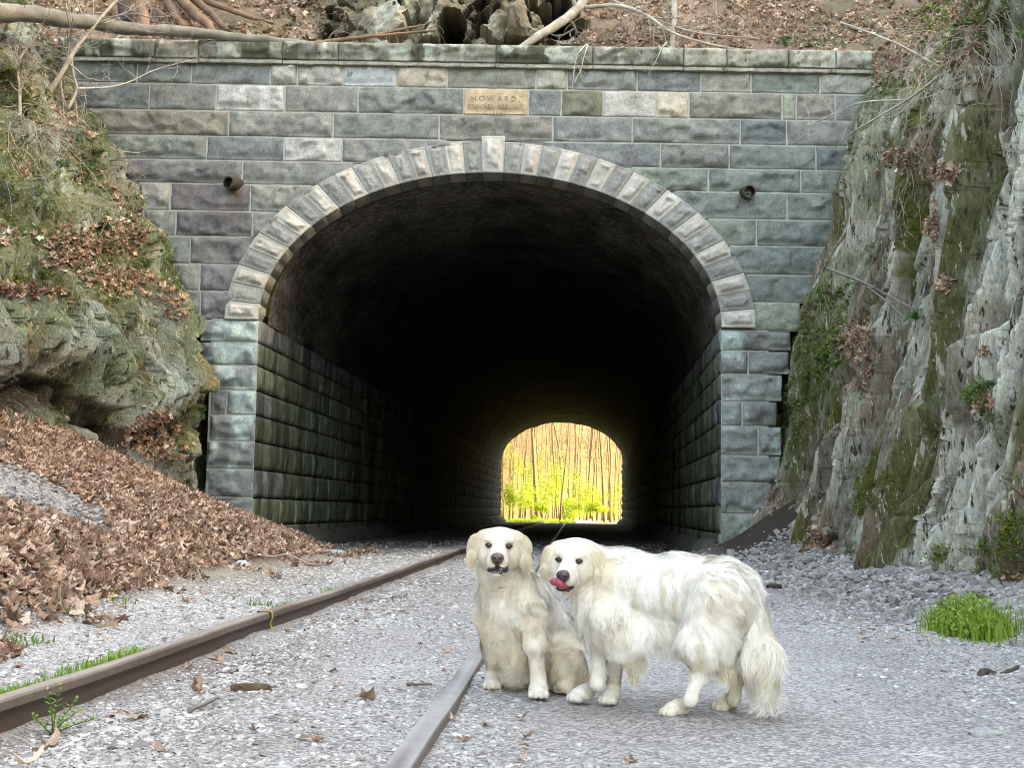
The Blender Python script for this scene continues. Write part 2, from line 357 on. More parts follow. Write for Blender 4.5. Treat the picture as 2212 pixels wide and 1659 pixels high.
for side, ys, ends, xi in (('l', (689, 739, 789, 843, 896, 953, 1013, 1075, 1135, 1215), (432, 434, 451, 456, 453, 446, 443, 450, 450), 560), ('r', (714, 758, 809, 868, 921, 985, 1043, 1111, 1180, 1225), (1709, 1705, 1690, 1679, 1689, 1687, 1668, 1632, 1650), 1552)):
    for k in range(9):
        um = 501 if side == 'l' else 1620; zt, zb = pc(um, ys[k])[2], pc(um, ys[k+1])[2]
        xa = pc(ends[k], (ys[k]+ys[k+1])/2)[0]; xb = (XC-AI) if side == 'l' else (XC+AI)
        xs = [xa, xb] if (side == 'l' and k != 3) else [xa, (xa+xb)/2+.12*(-1)**k, xb] if (k in (1, 3, 4) ) else [xa, xb]
        if side == 'r': xs = xs[::-1]
        for j in range(len(xs)-1):
            sd_ += 1; base = np.array([.20, .235, .235]) if k > 0 else np.array([.19, .22, .215])
            if side == 'r' : base = base*np.array([1.12, 1.05, 1.0])
            V, q, C, A, B, H = panel(pmap, min(xs[j], xs[j+1]), max(xs[j], xs[j+1]), zb, zt, .038, sd_, .05, col=base*(.85+.3*random.random()), cvar=.16)
            A_, B_ = A.ravel(), B.ravel(); q3 = np.stack([A_*3, B_*1.6, 0*A_], -1)
            C = mixc(C, (.42, .55, .52), .75*ss(.12, .5, fbm(q3, 77, 4))*(1 if side == 'l' or k in (0, 1, 2, 4) else .35))
            C = mixc(C, (.12, .16, .12), .5*ss(1.2, .2, B_))
            wall.add(V, q, C)
wall.build('wall', M['ashlar'], portal)
# mortar bed behind the blocks (outline follows the stepped ends of the courses)
mo = Acc()
def strip(x0, x1, z0, z1, msk=True):
    A = np.linspace(x0, x1, max(2, int((x1-x0)/.12))+1); B = np.linspace(z0, z1, max(2, int((z1-z0)/.12))+1); A, B = np.meshgrid(A, B, indexing='ij')
    c = None
    if msk: mm = inarch(A, B); c = mm[:-1, :-1] & mm[1:, :-1] & mm[1:, 1:] & mm[:-1, 1:]
    V, q = grid(np.stack([A, 0*A+D-.004, B], -1), c); mo.add(V, q, (.46, .46, .42))
for ci, side, xs, cc in rows:
    Z = zr if side == 'r' else zl; e0 = .02 if side != 'r' else 0
    strip(pc(xs[0], 400)[0], pc(xs[-1], 400)[0]-.03, Z[ci+1], Z[ci])
strip(pc(450, 900)[0], XC-AI-.01, 0, zl[10], False); strip(XC+AI+.01, pc(1660, 900)[0], 0, zr[10], False)
mo.build('mortar', M['mortar'], portal)
# body of the wall behind its face
bd = Acc()
def boxm(acc, x0, x1, y0, y1, z0, z1, c):
    v = np.array([[x, y, z] for x in (x0, x1) for y in (y0, y1) for z in (z0, z1)])
    acc.add(v, np.array([[0, 1, 3, 2], [4, 6, 7, 5], [0, 4, 5, 1], [2, 3, 7, 6], [0, 2, 6, 4], [1, 5, 7, 3]]), c)
boxm(bd, pc(160, 200)[0], pc(1895, 200)[0], D+.03, D+.75, zl[2], zl[0]-.004, (.16, .17, .17)); boxm(bd, pc(190, 200)[0], pc(1850, 200)[0], D+.03, D+.75, zl[3]+.05, zl[2]-.004, (.16, .17, .17))
for s, xo, xi in (('l', 434, XC-AI-TH-.02), ('r', 1700, XC+AI+TH+.02)):
    x = pc(xo, 700)[0]; boxm(bd, min(x, xi), max(x, xi), D+.03, D+.7, zl[10]+.1, zl[3]+.04, (.16, .17, .17))
    x = pc(xo-(25 if s == 'r' else -22), 900)[0]; xi = XC-AI-.03 if s == 'l' else XC+AI+.03; boxm(bd, min(x, xi), max(x, xi), D+.03, D+.7, -.2, zl[10]+.09, (.16, .17, .17))
bd.build('wall_core', M['ashlar'], portal, smooth=False)
# voussoirs, alternately pale and dark, each with a drafted margin round a rough panel
ts = np.linspace(0, np.pi, 4001); ox, oz = AO*np.cos(ts), BO*np.sin(ts); cl = np.concatenate([[0], np.cumsum(np.hypot(np.diff(ox), np.diff(oz)))])
kh = .215; mid = cl[-1]/2
edges = list(np.linspace(0, mid-kh, 19))+list(np.linspace(mid+kh, cl[-1], 19))
def vmap(y0, ext=0.):
    def f(A, B, H):      # A arc position on the extrados, B 0..TH radial
        t = np.interp(A, cl, ts); k = B/TH
        return np.stack([XC+np.cos(t)*(AI+(AO-AI)*k), y0-H, ZS+np.sin(t)*(BI+(BO-BI+ext)*k)], -1)
    return f
vcols = [(.46, .45, .405), (.265, .275, .26)]
vi = 0
for k in range(37):
    a0, a1 = edges[k], edges[k+1]; key = (k == 18)
    idx = k if k < 18 else 36-k
    col = np.array((.46, .46, .425) if key else vcols[idx % 2])*(.9+.2*random.random())
    if not key and idx % 2 == 1 and k > 20: col = col*1.12
    if idx in (2, 3) and k > 20: col = col*.95
    ext = .10 if key else 0
    yf = D-(.082 if key else .072)
    m_ = vmap(yf, ext)
    ac = Acc(); V, q, C, A, B, H = panel(m_, a0, a1, 0, TH, .026, 300+k, .05 if idx % 2 == 0 or key else .03, margin=.062, base=.0, col=col, cvar=.14, joint=.006)
    inner = ss(.06, .1, np.minimum(np.minimum(A-a0, a1-A), np.minimum(B, TH-B)))
    ac.add(m_(A, B, H+.018*inner), q, C)
    # body of the stone: sides and soffit going back into the wall
    aa = np.array([a0+.006, a1-.006]); pr = []
    for (aq, bq) in ((aa[0], .004), (aa[1], .004), (aa[1], TH-.004), (aa[0], TH-.004)):
        for h in (-.011, -.62): pr.append(m_(np.array(aq), np.array(bq), np.array(h)))
    pr = np.array(pr); ac.add(pr, np.array([[0, 2, 3, 1], [2, 4, 5, 3], [4, 6, 7, 5], [6, 0, 1, 7]]), np.array(col)*.75)
    ac.build('keystone' if key else 'voussoir', M['lightstone'] if (idx % 2 == 0 or key) else M['ashlar'], portal)
# mortar ring between the voussoirs
tt = np.linspace(0, np.pi, 181); R2 = []
for k in (0.006, .99): R2.append(np.stack([XC+np.cos(tt)*(AI+TH*k), 0*tt+D-.060, ZS+np.sin(tt)*(BI+(BO-BI)*k)], -1))
V, q = grid(np.stack(R2, 1)); V2, q2 = grid(np.stack([R2[1], R2[1]+np.array([0, .09, 0])], 1))
Acc().add(V, q, (.46, .45, .41)).add(V2, q2, (.5, .49, .46)).build('ring_mortar', M['mortar'], portal)
# inscribed stone
V, q, C, A, B, H = panel(pmap, pc(1002, 210)[0], pc(1142, 210)[0], zl[2], zl[1], .03, 901, .010, base=.03, col=(.47, .375, .25), cvar=.2)
plq = mk('inscribed_stone', V, q, M['lightstone'], portal, C)
def text_mesh(txt, size, loc, mat, parent, name='lettering', space=1.0):
    cu = bpy.data.curves.new(name, 'FONT'); cu.body = txt; cu.size = size; cu.extrude = .004; cu.align_x = 'CENTER'; cu.space_character = space; cu.offset = .001
    ob = bpy.data.objects.new(name, cu); COL.objects.link(ob); ob.rotation_euler = (math.pi/2, 0, 0); ob.location = loc
    bpy.context.view_layer.update(); me = bpy.data.meshes.new_from_object(ob.evaluated_get(bpy.context.evaluated_depsgraph_get()))
    V = np.array([ob.matrix_world @ v.co for v in me.vertices]); F3 = [[], []]
    for p in me.polygons:
        if len(p.vertices) == 3: F3[0].append(list(p.vertices))
        elif len(p.vertices) == 4: F3[1].append(list(p.vertices))
        else: F3[0] += [[p.vertices[0], p.vertices[i], p.vertices[i+1]] for i in range(1, len(p.vertices)-1)]
    bpy.data.objects.remove(ob); return V, [np.array(f) for f in F3 if f]
cxp = pc(1071, 210)[0]
for txt, v, s, sp in (('HOWARD,', 219, .135, 1.55), ('TUNNEL REBUILT', 234.5, .105, 1.22), ('1866', 249, .10, 1.25)):
    V, F_ = text_mesh(txt, s, (cxp, D-.046, pc(1071, v)[2]), None, None, space=sp); mk('lettering', V, F_, M['iron'], plq, (.27, .20, .13), smooth=False)
# coping course
cp = Acc(); zt0 = pc(1100, 101)[2]; zb0 = pc(1100, 150)[2]
cxs = [130, 222, 340, 432, 613, 733, 904, 1072, 1280, 1475, 1568, 1700, 1802, 1914]
for k in range(len(cxs)-1):
    x0, x1 = pc(cxs[k], 120)[0], pc(cxs[k+1], 120)[0]; dz = .0 if k > 3 else .02*math.sin(k*3)
    mp = lambda A, B, H: np.stack([A, D-.14-H, B+dz], -1)
    base = (.31, .305, .25) if k in (2, 9, 10, 11, 12) else (.20, .205, .17)
    V, q, C, A, B, H = panel(mp, x0, x1, zb0+.075, zt0, .035, 950+k, .05, base=.012, col=base, cvar=.2, joint=.008)
    st = ss(-.05, .45, fbm(np.stack([A*4, B*1.5, 0*A], -1), 88, 4)).ravel()*(.3 if k in (2, 9, 10, 11, 12) else .95)
    C = mixc(C, (.06, .065, .04), st); C = mixc(C, (.38, .43, .37), ss(.3, .55, fbm(np.stack([A*5+9, B*3, 0*A], -1), 91, 4)).ravel()*.7)
    cp.add(V, q, C)
    lip = lambda A, B, H: np.stack([A, D-.115-H, B+dz], -1)
    V, q, C, A, B, H = panel(lip, x0, x1, zb0, zb0+.075, .03, 980+k, .008, base=.01, col=(.36, .35, .3), cvar=.15, joint=.004); cp.add(V, q, C)
    boxm(cp, x0+.004, x1-.004, D-.12, D+.5, zb0+.003, zt0-.006+dz, (.2, .2, .16))
cp.build('coping', M['coping'], portal)
# the two drain pipes that stick out of the wall
for (u, v, dx) in ((512, 398, -.45), (1610, 417, .12)):
    c = pc(u, v); L = .24; d = np.array([dx*1.2, -1, -.08]); d /= np.linalg.norm(d); r = .115
    V, F_ = tube(np.array([c+d*(-.1), c+d*L*.5, c+d*L]), [r, r, r], 22, cap=False); V2, F2 = tube(np.array([c-d*.05, c+d*L*.4, c+d*L]), [r*.84]*3, 22, cap=False)
    a = Acc(); a.add(V, F_, (.055, .042, .035)).add(V2, F2, (.02, .018, .016)); n = 22
    i = np.arange(n); j = (i+1) % n; a.add(np.concatenate([V[2*n:3*n], V2[2*n:3*n]]), np.stack([i, j, j+n, i+n], -1), (.09, .065, .05))
    V3_, F3_ = tube(np.array([c-d*.05, c-d*.04]), [r*.83]*2, 22); a.add(V3_, F3_, (.01, .01, .01))
    a.build('drain_pipe', M['iron'], portal)

# ------------------------------------------------------------------ the bore: side walls, vault, far end
bore = empty('tunnel_bore', (XC, D+.6, 0), 'dark sooty tunnel lining with damp green stone side walls', 'tunnel lining')
YF = 92.0
def bx(Yv): return AX*(np.asarray(Yv)-D)
zc = [pc(501, y)[2] for y in (689, 739, 789, 843, 896, 953, 1013, 1075, 1135, 1215)]; zc[-1] = -.1
for sgn in (-1, 1):
    sw = Acc(); XI = XC+sgn*AI
    wm = lambda A, B, H: np.stack([XI+bx(A)-sgn*H, A, B], -1)
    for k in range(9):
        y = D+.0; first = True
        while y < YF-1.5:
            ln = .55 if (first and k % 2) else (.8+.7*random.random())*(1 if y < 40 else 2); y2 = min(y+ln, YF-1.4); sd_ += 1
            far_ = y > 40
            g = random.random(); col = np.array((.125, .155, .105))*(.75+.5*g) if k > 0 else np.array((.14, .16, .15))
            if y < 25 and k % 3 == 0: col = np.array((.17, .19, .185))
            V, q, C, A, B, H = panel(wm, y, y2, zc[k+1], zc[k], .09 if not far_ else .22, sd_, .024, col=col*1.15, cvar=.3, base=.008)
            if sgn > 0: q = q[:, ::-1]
            C = C*(1-.88*ss(29, 50, A.ravel()))[:, None]; C = mixc(C, (.04, .045, .04)*np.ones(3)*(.15 if y > 36 else 1), ss(-.1, .5, fbm(np.stack([A.ravel()*2.5, B.ravel()*.5, 0*A.ravel()], -1), 6, 3))*.7)  # wall colour fades with depth, painting in the tunnel shade
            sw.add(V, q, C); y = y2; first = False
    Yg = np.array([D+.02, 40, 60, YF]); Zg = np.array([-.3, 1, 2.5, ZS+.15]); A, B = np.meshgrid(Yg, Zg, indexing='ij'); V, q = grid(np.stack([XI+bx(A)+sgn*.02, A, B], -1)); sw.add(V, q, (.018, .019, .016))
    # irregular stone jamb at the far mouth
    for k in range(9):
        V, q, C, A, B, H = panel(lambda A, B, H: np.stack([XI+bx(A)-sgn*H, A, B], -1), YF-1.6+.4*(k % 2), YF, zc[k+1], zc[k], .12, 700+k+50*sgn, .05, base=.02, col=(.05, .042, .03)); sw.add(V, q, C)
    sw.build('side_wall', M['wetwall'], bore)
    # gravel footing / rubble ledge along the wall foot
    fy = np.linspace(D+.1, YF, 160); pr = np.array([[0, .28], [.16, .26], [.30, .12], [.36, -.05]]); w = 1+.3*fbm(np.stack([fy*1.5, 0*fy, 0*fy], -1), 4+sgn, 3)
    Pg = np.stack([np.stack([XI+bx(fy)-sgn*a*w, fy, 0*fy+b*w], -1) for a, b in pr], 1); V, q = grid(Pg); mk('footing', V, q, M['wetwall'], bore, np.repeat(np.array([(.10, .10, .085)])*(1-.85*ss(28, 50, fy))[:, None], 4, 0))  # footing colour also fades inward as painted tunnel shade
yy = np.concatenate([np.linspace(D+.55, 45, 150), np.linspace(46, YF, 60)]); tt = np.linspace(0, np.pi, 120)
T_, Y_ = np.meshgrid(tt, yy, indexing='ij'); nz = fbm(np.stack([T_*7, Y_*1.1, 0*T_], -1), 31, 5)
rr = .035*nz+.02*np.sin(Y_*1.2)*0; rr = rr+.03*ss(.2, .5, fbm(np.stack([T_*3, Y_*.5, 0*T_+7], -1), 33, 4))
Pv = np.stack([XC+bx(Y_)+np.cos(T_)*(AI+.0-rr), Y_, ZS+np.sin(T_)*(BI+.0-rr)], -1); V, q = grid(Pv)
vc = (np.array([.12, .11, .098])*(1-.55*ss(25, 33, Y_)-.41*ss(32, 48, Y_))[..., None])*(1+.5*nz[..., None]); vc = mixc(vc, (.16, .15, .13), .45*ss(.15, .6, fbm(np.stack([T_*5, Y_*.5, 0*T_+3], -1), 35, 4))*ss(33, 25, Y_)); vc = mixc(vc, (.15, .155, .14), .55*ss(D+1.5, D+.6, Y_)*(.5+.5*noise(np.stack([T_*14, 0*T_, 0*T_], -1), 4)))  # sooty brick, paler at the mouth; shade deeper in is painted
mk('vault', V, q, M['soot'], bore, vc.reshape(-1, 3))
# far face ring
fr = []
for k in (0, 1.2, 9.0): fr.append(np.stack([XC+bx(YF)+np.cos(tt)*(AI+k), 0*tt+YF, ZS+np.sin(tt)*(BI+k)], -1))
V, q = grid(np.stack(fr, 1)); fa_ = Acc().add(V, q, (.2, .19, .16))
for s in (-1, 1): boxm(fa_, *sorted((XC+bx(YF)+s*(AI+.02), XC+bx(YF)+s*(AI+9))), YF-.02, YF+.02, -1, ZS, (.2, .19, .16))
fa_.build('far_face', M['ashlar'], bore)

# ------------------------------------------------------------------ rails
def rail(name, xf, ya, yb, ztop, label, exposed=True):
    n = 260; Y = ya+(yb-ya)*np.linspace(0, 1, n)**2.2; X = xf(Y)+.006*np.sin(Y*1.3); zt = ztop+.006*fbm(np.stack([Y*.5, 0*Y, 0*Y], -1), 41, 2)
    pr = [(-.065, -.17), (-.062, -.158), (-.012, -.138), (-.009, -.05), (-.034, -.040), (-.0365, -.012), (-.030, -.002), (0, 0), (.030, -.002), (.0365, -.012), (.034, -.040), (.009, -.05), (.012, -.138), (.062, -.158), (.065, -.17)]
    if not exposed: pr = [(-.042, -.1), (-.041, -.006), (-.037, 0), (0, .0005), (.037, 0), (.041, -.006), (.043, -.1)]
    Pg = np.stack([np.stack([X+a, Y, zt+b+.002*noise(np.stack([Y*4, 0*Y+a*90, 0*Y], -1), 3)], -1) for a, b in pr], 1)
    c = np.zeros((n, len(pr), 3)); rust = np.array([.095, .058, .042])
    for j, (a, b) in enumerate(pr):
        top = b > -.005
        w = fbm(np.stack([Y*1.1, 0*Y+a*30, 0*Y], -1), 43, 4)
        c[:, j] = mixc(np.broadcast_to(rust, (n, 3)), (.38, .31, .255) if exposed else (.40, .385, .375), (.7+.5*w)*(1 if top else (.38 if b > -.045 else .0)))
    V, q = grid(Pg, flip=True); o = mk(name, V, q, M['rail'], C=c.reshape(-1, 3), smooth=False, origin=(float(xf(ya)), ya, 0)); tag(o, label, 'rail'); return o
rl = rail('steel_rail', RLX, 1.5, 116, .095, 'rusty raised steel rail with its web showing, running past the leaf bank', True)
rr_ = rail('steel_rail', RRX, 1.5, 116, .028, 'flat worn rail sunk in the gravel, running behind the sitting dog', False)
jy = float(G(1012, 1408, .03)[1]); jx = float(RRX(jy)); jn = Acc(); boxm(jn, jx-.038, jx+.038, jy-.004, jy+.003, .020, .0315, (.03, .025, .02)); jn.build('rail_joint', M['iron'], rr_, smooth=False)
# yellow and red ribbon on the left rail
yb_ = G(610, 1325, .095)[1]; xr = float(RLX(yb_)); rb = Acc()
for (c, o0, o1) in (((.75, .55, .06), 0, .06), ((.55, .10, .03), .058, .085)):
    pts = [(-.042, .02), (-.041, .1), (-.03, .104), (.03, .104), (.042, .099), (.044, .055), (.03, .02), (.05, -.02)]
    Pg = np.stack([np.array([[xr+a, yb_+o0+.01*i, z], [xr+a, yb_+o1+.006*i, z]]) for i, (a, z) in enumerate(pts)], 0); V, q = grid(Pg); V2, q2 = grid(Pg+np.array([.0015, 0, .0015])); rb.add(V, q, c).add(V2, q2[:, ::-1], c)
tag(rb.build('ribbon', M['plastic'], origin=(xr, yb_, .02)), 'yellow and red ribbon wrapped over the raised rail', 'ribbon')

# ------------------------------------------------------------------ rock cliffs beside the cut
def rockcol(p, base, alts, seed, st):
    C = np.broadcast_to(np.array(base), p.shape).copy()
    for k, (c, lo, hi, sc, mx) in enumerate(alts): C = mixc(C, c, mx*ss(lo, hi, fbm(p*np.array(sc), seed+k*5, 4)))
    return C
# right cliff: steep leaning slabs. s runs from the portal towards the camera
s_ = np.linspace(0, 1, 1300); Yb = 31.5-30.5*s_**.75; zz = np.concatenate([np.linspace(-.4, 9.2, 380), np.linspace(9.25, 12.5, 60)])
YS, ZZ = np.meshgrid(Yb, zz, indexing='ij')
p = np.stack([0*YS, YS, ZZ], -1)
warp = .20*fbm(p*np.array([1, .5, .3]), 51, 3)
YY = YS-.16*ZZ-warp                                       # bedding leans
def slab(y, w, seed):
    k = np.floor(y/w); f = y/w-k; r = hsh(k.astype(np.int64), k.astype(np.int64)*0, k.astype(np.int64)*0, seed)
    return r, f
r1, f1 = slab(YS, 2.1, 3); r2, f2 = slab(YS, .72, 9); r3, f3 = slab(YS, .21, 19); v1 = .75+.5*noise(np.stack([0*ZZ, np.floor(YS/2.1), ZZ*.45], -1), 5); v2 = .7+.9*noise(np.stack([0*ZZ, np.floor(YS/.72)*3.1, ZZ*.7], -1), 6); v3 = .7+1.1*noise(np.stack([0*ZZ, np.floor(YS/.21)*3.1, ZZ*1.1], -1), 7); r1 = r1*v1; r2 = r2*v2; r3 = r3*v3
def brk(y, w, Lz, seed, tl):
    k = np.floor(y/w).astype(np.int64); zz_ = ZZ/Lz+tl*(y/w-k)+7*hsh(k, k*0, k*0, seed); j = np.floor(zz_).astype(np.int64); return hsh(k, j, k*0, seed+1), zz_-j, k, j
b2, g2_, k2, j2 = brk(YS, .72, 2.1, 201, .35); b3, g3_, k3, j3 = brk(YS, .21, 1.3, 205, .5); b4, g4_, k4, j4 = brk(YS, .38, 1.7, 209, -.4)
saw = -(.55*r1+.18)*ss(0, .05, f1)*(1-.75*f1) - (.20*r2+.18*b2+.03)*ss(0, .08, f2)*(1-.7*f2) - (.05*r3+.09*b3)*ss(0, .16, f3)*(1-.6*f3) - .08*b4
gro = lambda f, w, wd: np.exp(-(np.minimum(f, 1-f)*w/wd)**2)
saw = saw+.42*gro(f1, 2.1, .08)+.32*gro(f2, .72, .05)*(v2 > .5)+.13*gro(f3, .21, .026)*(v3 > .55)
fc, fe = facet(np.stack([0*YS, YS*1.3, ZZ*.42], -1), 61, 1.4); fc2, fe2 = facet(np.stack([0*YS, YS*4.5, ZZ*1.1], -1), 67, 1.2)
lean = .27*ss(10, 22, YY)+.17*(1-ss(10, 22, YY))
XR = 4.72-.35*ss(22, 8, YY)+lean*ZZ+saw+.10*fc+.05*fc2+.10*ss(.06, 0, fe)+.05*ss(.05, 0, fe2)+.02*fbm(p*np.array([1, 9, 1.1]), 71, 4)
XR = XR+1.5*np.maximum(ZZ-7.6-.5*warp, 0)*ss(12, 19, YY)+.8*np.maximum(ZZ-8.5, 0)
bnd = np.interp(ZZ, [0, 1, 3.0, 3.6, 4.6, 5.5, 6.5, 7.4, 8.7, 12], [4.28, 4.42, 4.62, 4.78, 5.2, 5.55, 5.75, 6.0, 6.35, 9.5]); nb_ = ss(21.3, 23.0, YY)*ss(1.5, 4.5, ZZ); XR = XR*(1-nb_)+nb_*(bnd+.14+.35*saw+.10*fc+.05*fc2+.15*noise(p*1.4, 12))
XR = np.where(YY > D-.15, np.maximum(XR, np.interp(ZZ, [0, 1, 3.0, 3.6, 4.6, 5.5, 6.5, 7.4, 8.7, 12], [4.28, 4.42, 4.62, 4.78, 5.2, 5.55, 5.75, 6.0, 6.35, 9.5])+.10), XR)
# leaf ledges
for (ly, lz, w, d) in ((19.0, 6.0, .9, .35), (19.8, 3.4, 1.0, .4), (15.2, 5.2, .6, .3), (12.6, 2.5, .7, .3), (21.3, 7.1, .9, .4)):
    XR = XR-d*np.exp(-((YY-ly)/w)**2)*ss(lz, lz-.12, ZZ)*ss(lz-1.5, lz-.2, ZZ)
PR = np.stack([XR, YY, ZZ], -1); pp = PR*np.array([.6, 1, 1])
CR_ = rockcol(np.stack([XR, YS, ZZ], -1), (.25, .225, .175), [((.13, .105, .08), .0, .4, (1, 1.4, .5), .8), ((.17, .20, .13), .0, .5, (1, .9, .5), .7), ((.40, .395, .33), .05, .3, (1, 5.2, .4), .8), ((.10, .085, .065), .1, .35, (1, 7, .5), .7)], 81, 1)
lich = ss(19.5, 12.5, YY)*.9+.12
tone = .62+.6*b3+.25*b2; CR_ = CR_*tone[..., None]; CR_ = mixc(CR_, (.20, .145, .095), .75*(hsh(k3, j3, k3*0, 223) > .80)); lich = lich+.35*(hsh(k4, j4, k4*0, 227)-.5)
CR_ = mixc(CR_, (.54, .56, .49), ss(.02, .28, fbm(np.stack([XR*1.5, YS*2.2, ZZ*.9], -1), 95, 5)-.33+.33*lich)*lich)
mossm = ss(.36, .52, fbm(np.stack([XR, YS*.95, ZZ*.22], -1), 101, 4)); CR_ = mixc(CR_, (.085, .095, .018), .8*mossm)
for (u, v, Yq, su, sv, w) in ((2105, 400, 16.3, .35, 1.6, 1.), (1880, 1060, 17.8, .5, .55, 1.), (1975, 560, 18.2, .3, 1.0, 1.), (1760, 850, 20.8, .7, 1.3, .8), (1905, 330, 20.6, .5, 1.0, .9)):
    c = P(u, v, Yq); m = np.exp(-((YY-c[1])/su)**2-((ZZ-c[2])/sv)**2)*w; CR_ = mixc(CR_, (.09, .105, .02), ss(.35, .6, m+.25*fbm(p*4, 7, 3)))
CR_ = mixc(CR_, (.12, .15, .07), .7*ss(20, 23, YY)*ss(-.2, .3, fbm(pp*1.3, 111, 3)))
CR_ = mixc(CR_, (.15, .10, .07), ss(8.2, 9.2, ZZ+.6*warp)*.9)
V, q = grid(PR, flip=True); cr = mk('cliff_right', V, q, M['rockR'], C=CR_.reshape(-1, 3)); cr.data.polygons.foreach_set('use_smooth', np.zeros(len(cr.data.polygons), bool)); tag(cr, 'steep slabby rock cliff with pale lichen and moss on the right of the portal', kind='structure')

# left cliff: blocky mossy outcrop with an undercut, slope laying back above
Yl = np.concatenate([np.linspace(30, 14.5, 760), np.linspace(14.4, 2.5, 90)]); zz2 = np.concatenate([np.linspace(-.3, 9.0, 420), np.linspace(9.05, 13, 50)])
YS, ZZ = np.meshgrid(Yl, zz2, indexing='ij'); p = np.stack([0*YS, YS, ZZ], -1)
w2 = fbm(p*np.array([1, .5, .5]), 151, 3); YY = YS+.10*ZZ-.3*w2-.4; p = np.stack([0*YS, YY, ZZ], -1)
Zw = ZZ+.35*w2+.10*(YY-20)*0
base = np.interp(YY, [2, 10, 14, 17, 19.5, 21.5, 22.6, 23.3, 23.9, 26.2], [7.8, 7.5, 7.1, 6.45, 5.95, 5.6, 5.5, 5.5, 5.6, 5.75])
setb = .60*np.maximum(Zw-4.0, 0)+.45*ss(3.7, 3.95, Zw)*ss(21.5, 18.5, YY)+.35*ss(5.3, 5.5, Zw)-.25*ss(4.6, 5.2, Zw)+.4*ss(6.6, 6.8, Zw)-.3*ss(6.0, 6.6, Zw)
XL = -(base+setb)
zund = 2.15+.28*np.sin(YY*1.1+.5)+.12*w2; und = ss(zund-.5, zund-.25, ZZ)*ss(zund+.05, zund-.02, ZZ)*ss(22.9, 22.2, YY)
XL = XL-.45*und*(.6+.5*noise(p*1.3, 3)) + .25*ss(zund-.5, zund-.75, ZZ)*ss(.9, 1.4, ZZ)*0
XL = XL+.35*np.exp(-((ZZ-(zund+.55))/.45)**2)
fc, fe = facet(np.stack([0*YS, YS*1.5, ZZ*.42], -1), 161, 1.6); fc2, fe2 = facet(np.stack([0*YS, YS*6, ZZ*.9], -1), 167, 1.3); fc3, fe3 = facet(np.stack([0*YS, YS*15, ZZ*2.2], -1), 173, 1.2)
def brk2(w, Lz, seed, tl):
    k = np.floor(YS/w).astype(np.int64); zz_ = ZZ/Lz+tl*(YS/w-k)+7*hsh(k, k*0, k*0, seed); j = np.floor(zz_).astype(np.int64); return hsh(k, j, k*0, seed+1), np.minimum(YS/w-k, 1-(YS/w-k))*w, np.minimum(zz_-j, 1-(zz_-j))*Lz
c2_, e2_, d2_ = brk2(.62, 1.7, 301, .5); c3_, e3_, d3_ = brk2(.20, .8, 305, -.6)
XL = XL+.20*(c2_-.5)+.11*(c3_-.5)-.13*np.exp(-(e2_/.03)**2)-.07*np.exp(-(d2_/.03)**2)-.05*np.exp(-(e3_/.02)**2)
XL = XL+.17*fc+.13*fc2+.055*fc3-.18*ss(.05, 0, fe)-.08*ss(.07, 0, fe2)-.03*ss(.1, 0, fe3)+.03*fbm(p*np.array([1, 9, 2.]), 171, 4)
r3, f3 = slab(YS, .27, 29); XL = XL+.14*r3*(.7+.9*noise(np.stack([0*ZZ, np.floor(YS/.27)*3.1, ZZ*1.1], -1), 7))*ss(0, .3, f3)*(1-.7*f3)
XL = np.where(YY > D-.12, np.minimum(XL, np.interp(ZZ, [0, 3.6, 4.3, 6.0, 7.4, 9, 13], [-5.32, -5.42, -5.5, -6.35, -7.6, -9, -14])), XL)
PL = np.stack([XL, YY, ZZ], -1)
q3 = np.stack([XL, YS, ZZ], -1)
CL = rockcol(q3, (.215, .21, .16), [((.12, .10, .075), .05, .45, (1, .9, .6), .8), ((.29, .35, .29), .0, .35, (1, 1.1, .55), .85), ((.34, .35, .29), .15, .45, (1, 2.4, .9), .6), ((.12, .15, .07), .0, .4, (.8, .7, .7), .7)], 181, 1)
CL = CL*(.74+.3*c2_+.3*c3_)[..., None]; CL = mixc(CL, (.28, .19, .08), .6*ss(.42, .55, fbm(q3*np.array([1, 1.6, .5]), 197, 3))*ss(4.2, 3.5, ZZ)*ss(2.4, 2.9, ZZ))
nX = np.gradient(XL, axis=1)/np.gradient(ZZ, axis=1)                    # how far the face lays back here
mo_ = ss(.35, 1.2, -nX)*ss(3.2, 3.9, ZZ); mossn = fbm(q3*1.7, 201, 4)
CL = mixc(CL, (.095, .115, .03), .75*ss(-.15, .3, mossn+.5*mo_-.1+.25*ss(3.3, 4.2, ZZ)-.12)*ss(3.5, 4.4, ZZ+.2*w2))
CL = mixc(CL, (.21, .155, .11), .45*mo_*ss(-.1, .25, -mossn))
CL = mixc(CL, (.075, .06, .045), und)  # shade of the undercut painted into the rock colour
CL = mixc(CL, (.10, .14, .06), .75*ss(21.8, 23.6, YY)*ss(-.3, .3, mossn))
V, q = grid(PL); clf = mk('cliff_left', V, q, M['rockL'], C=CL.reshape(-1, 3), smooth=False); tag(clf, 'mossy overhanging rock outcrop on the left of the portal', kind='structure')

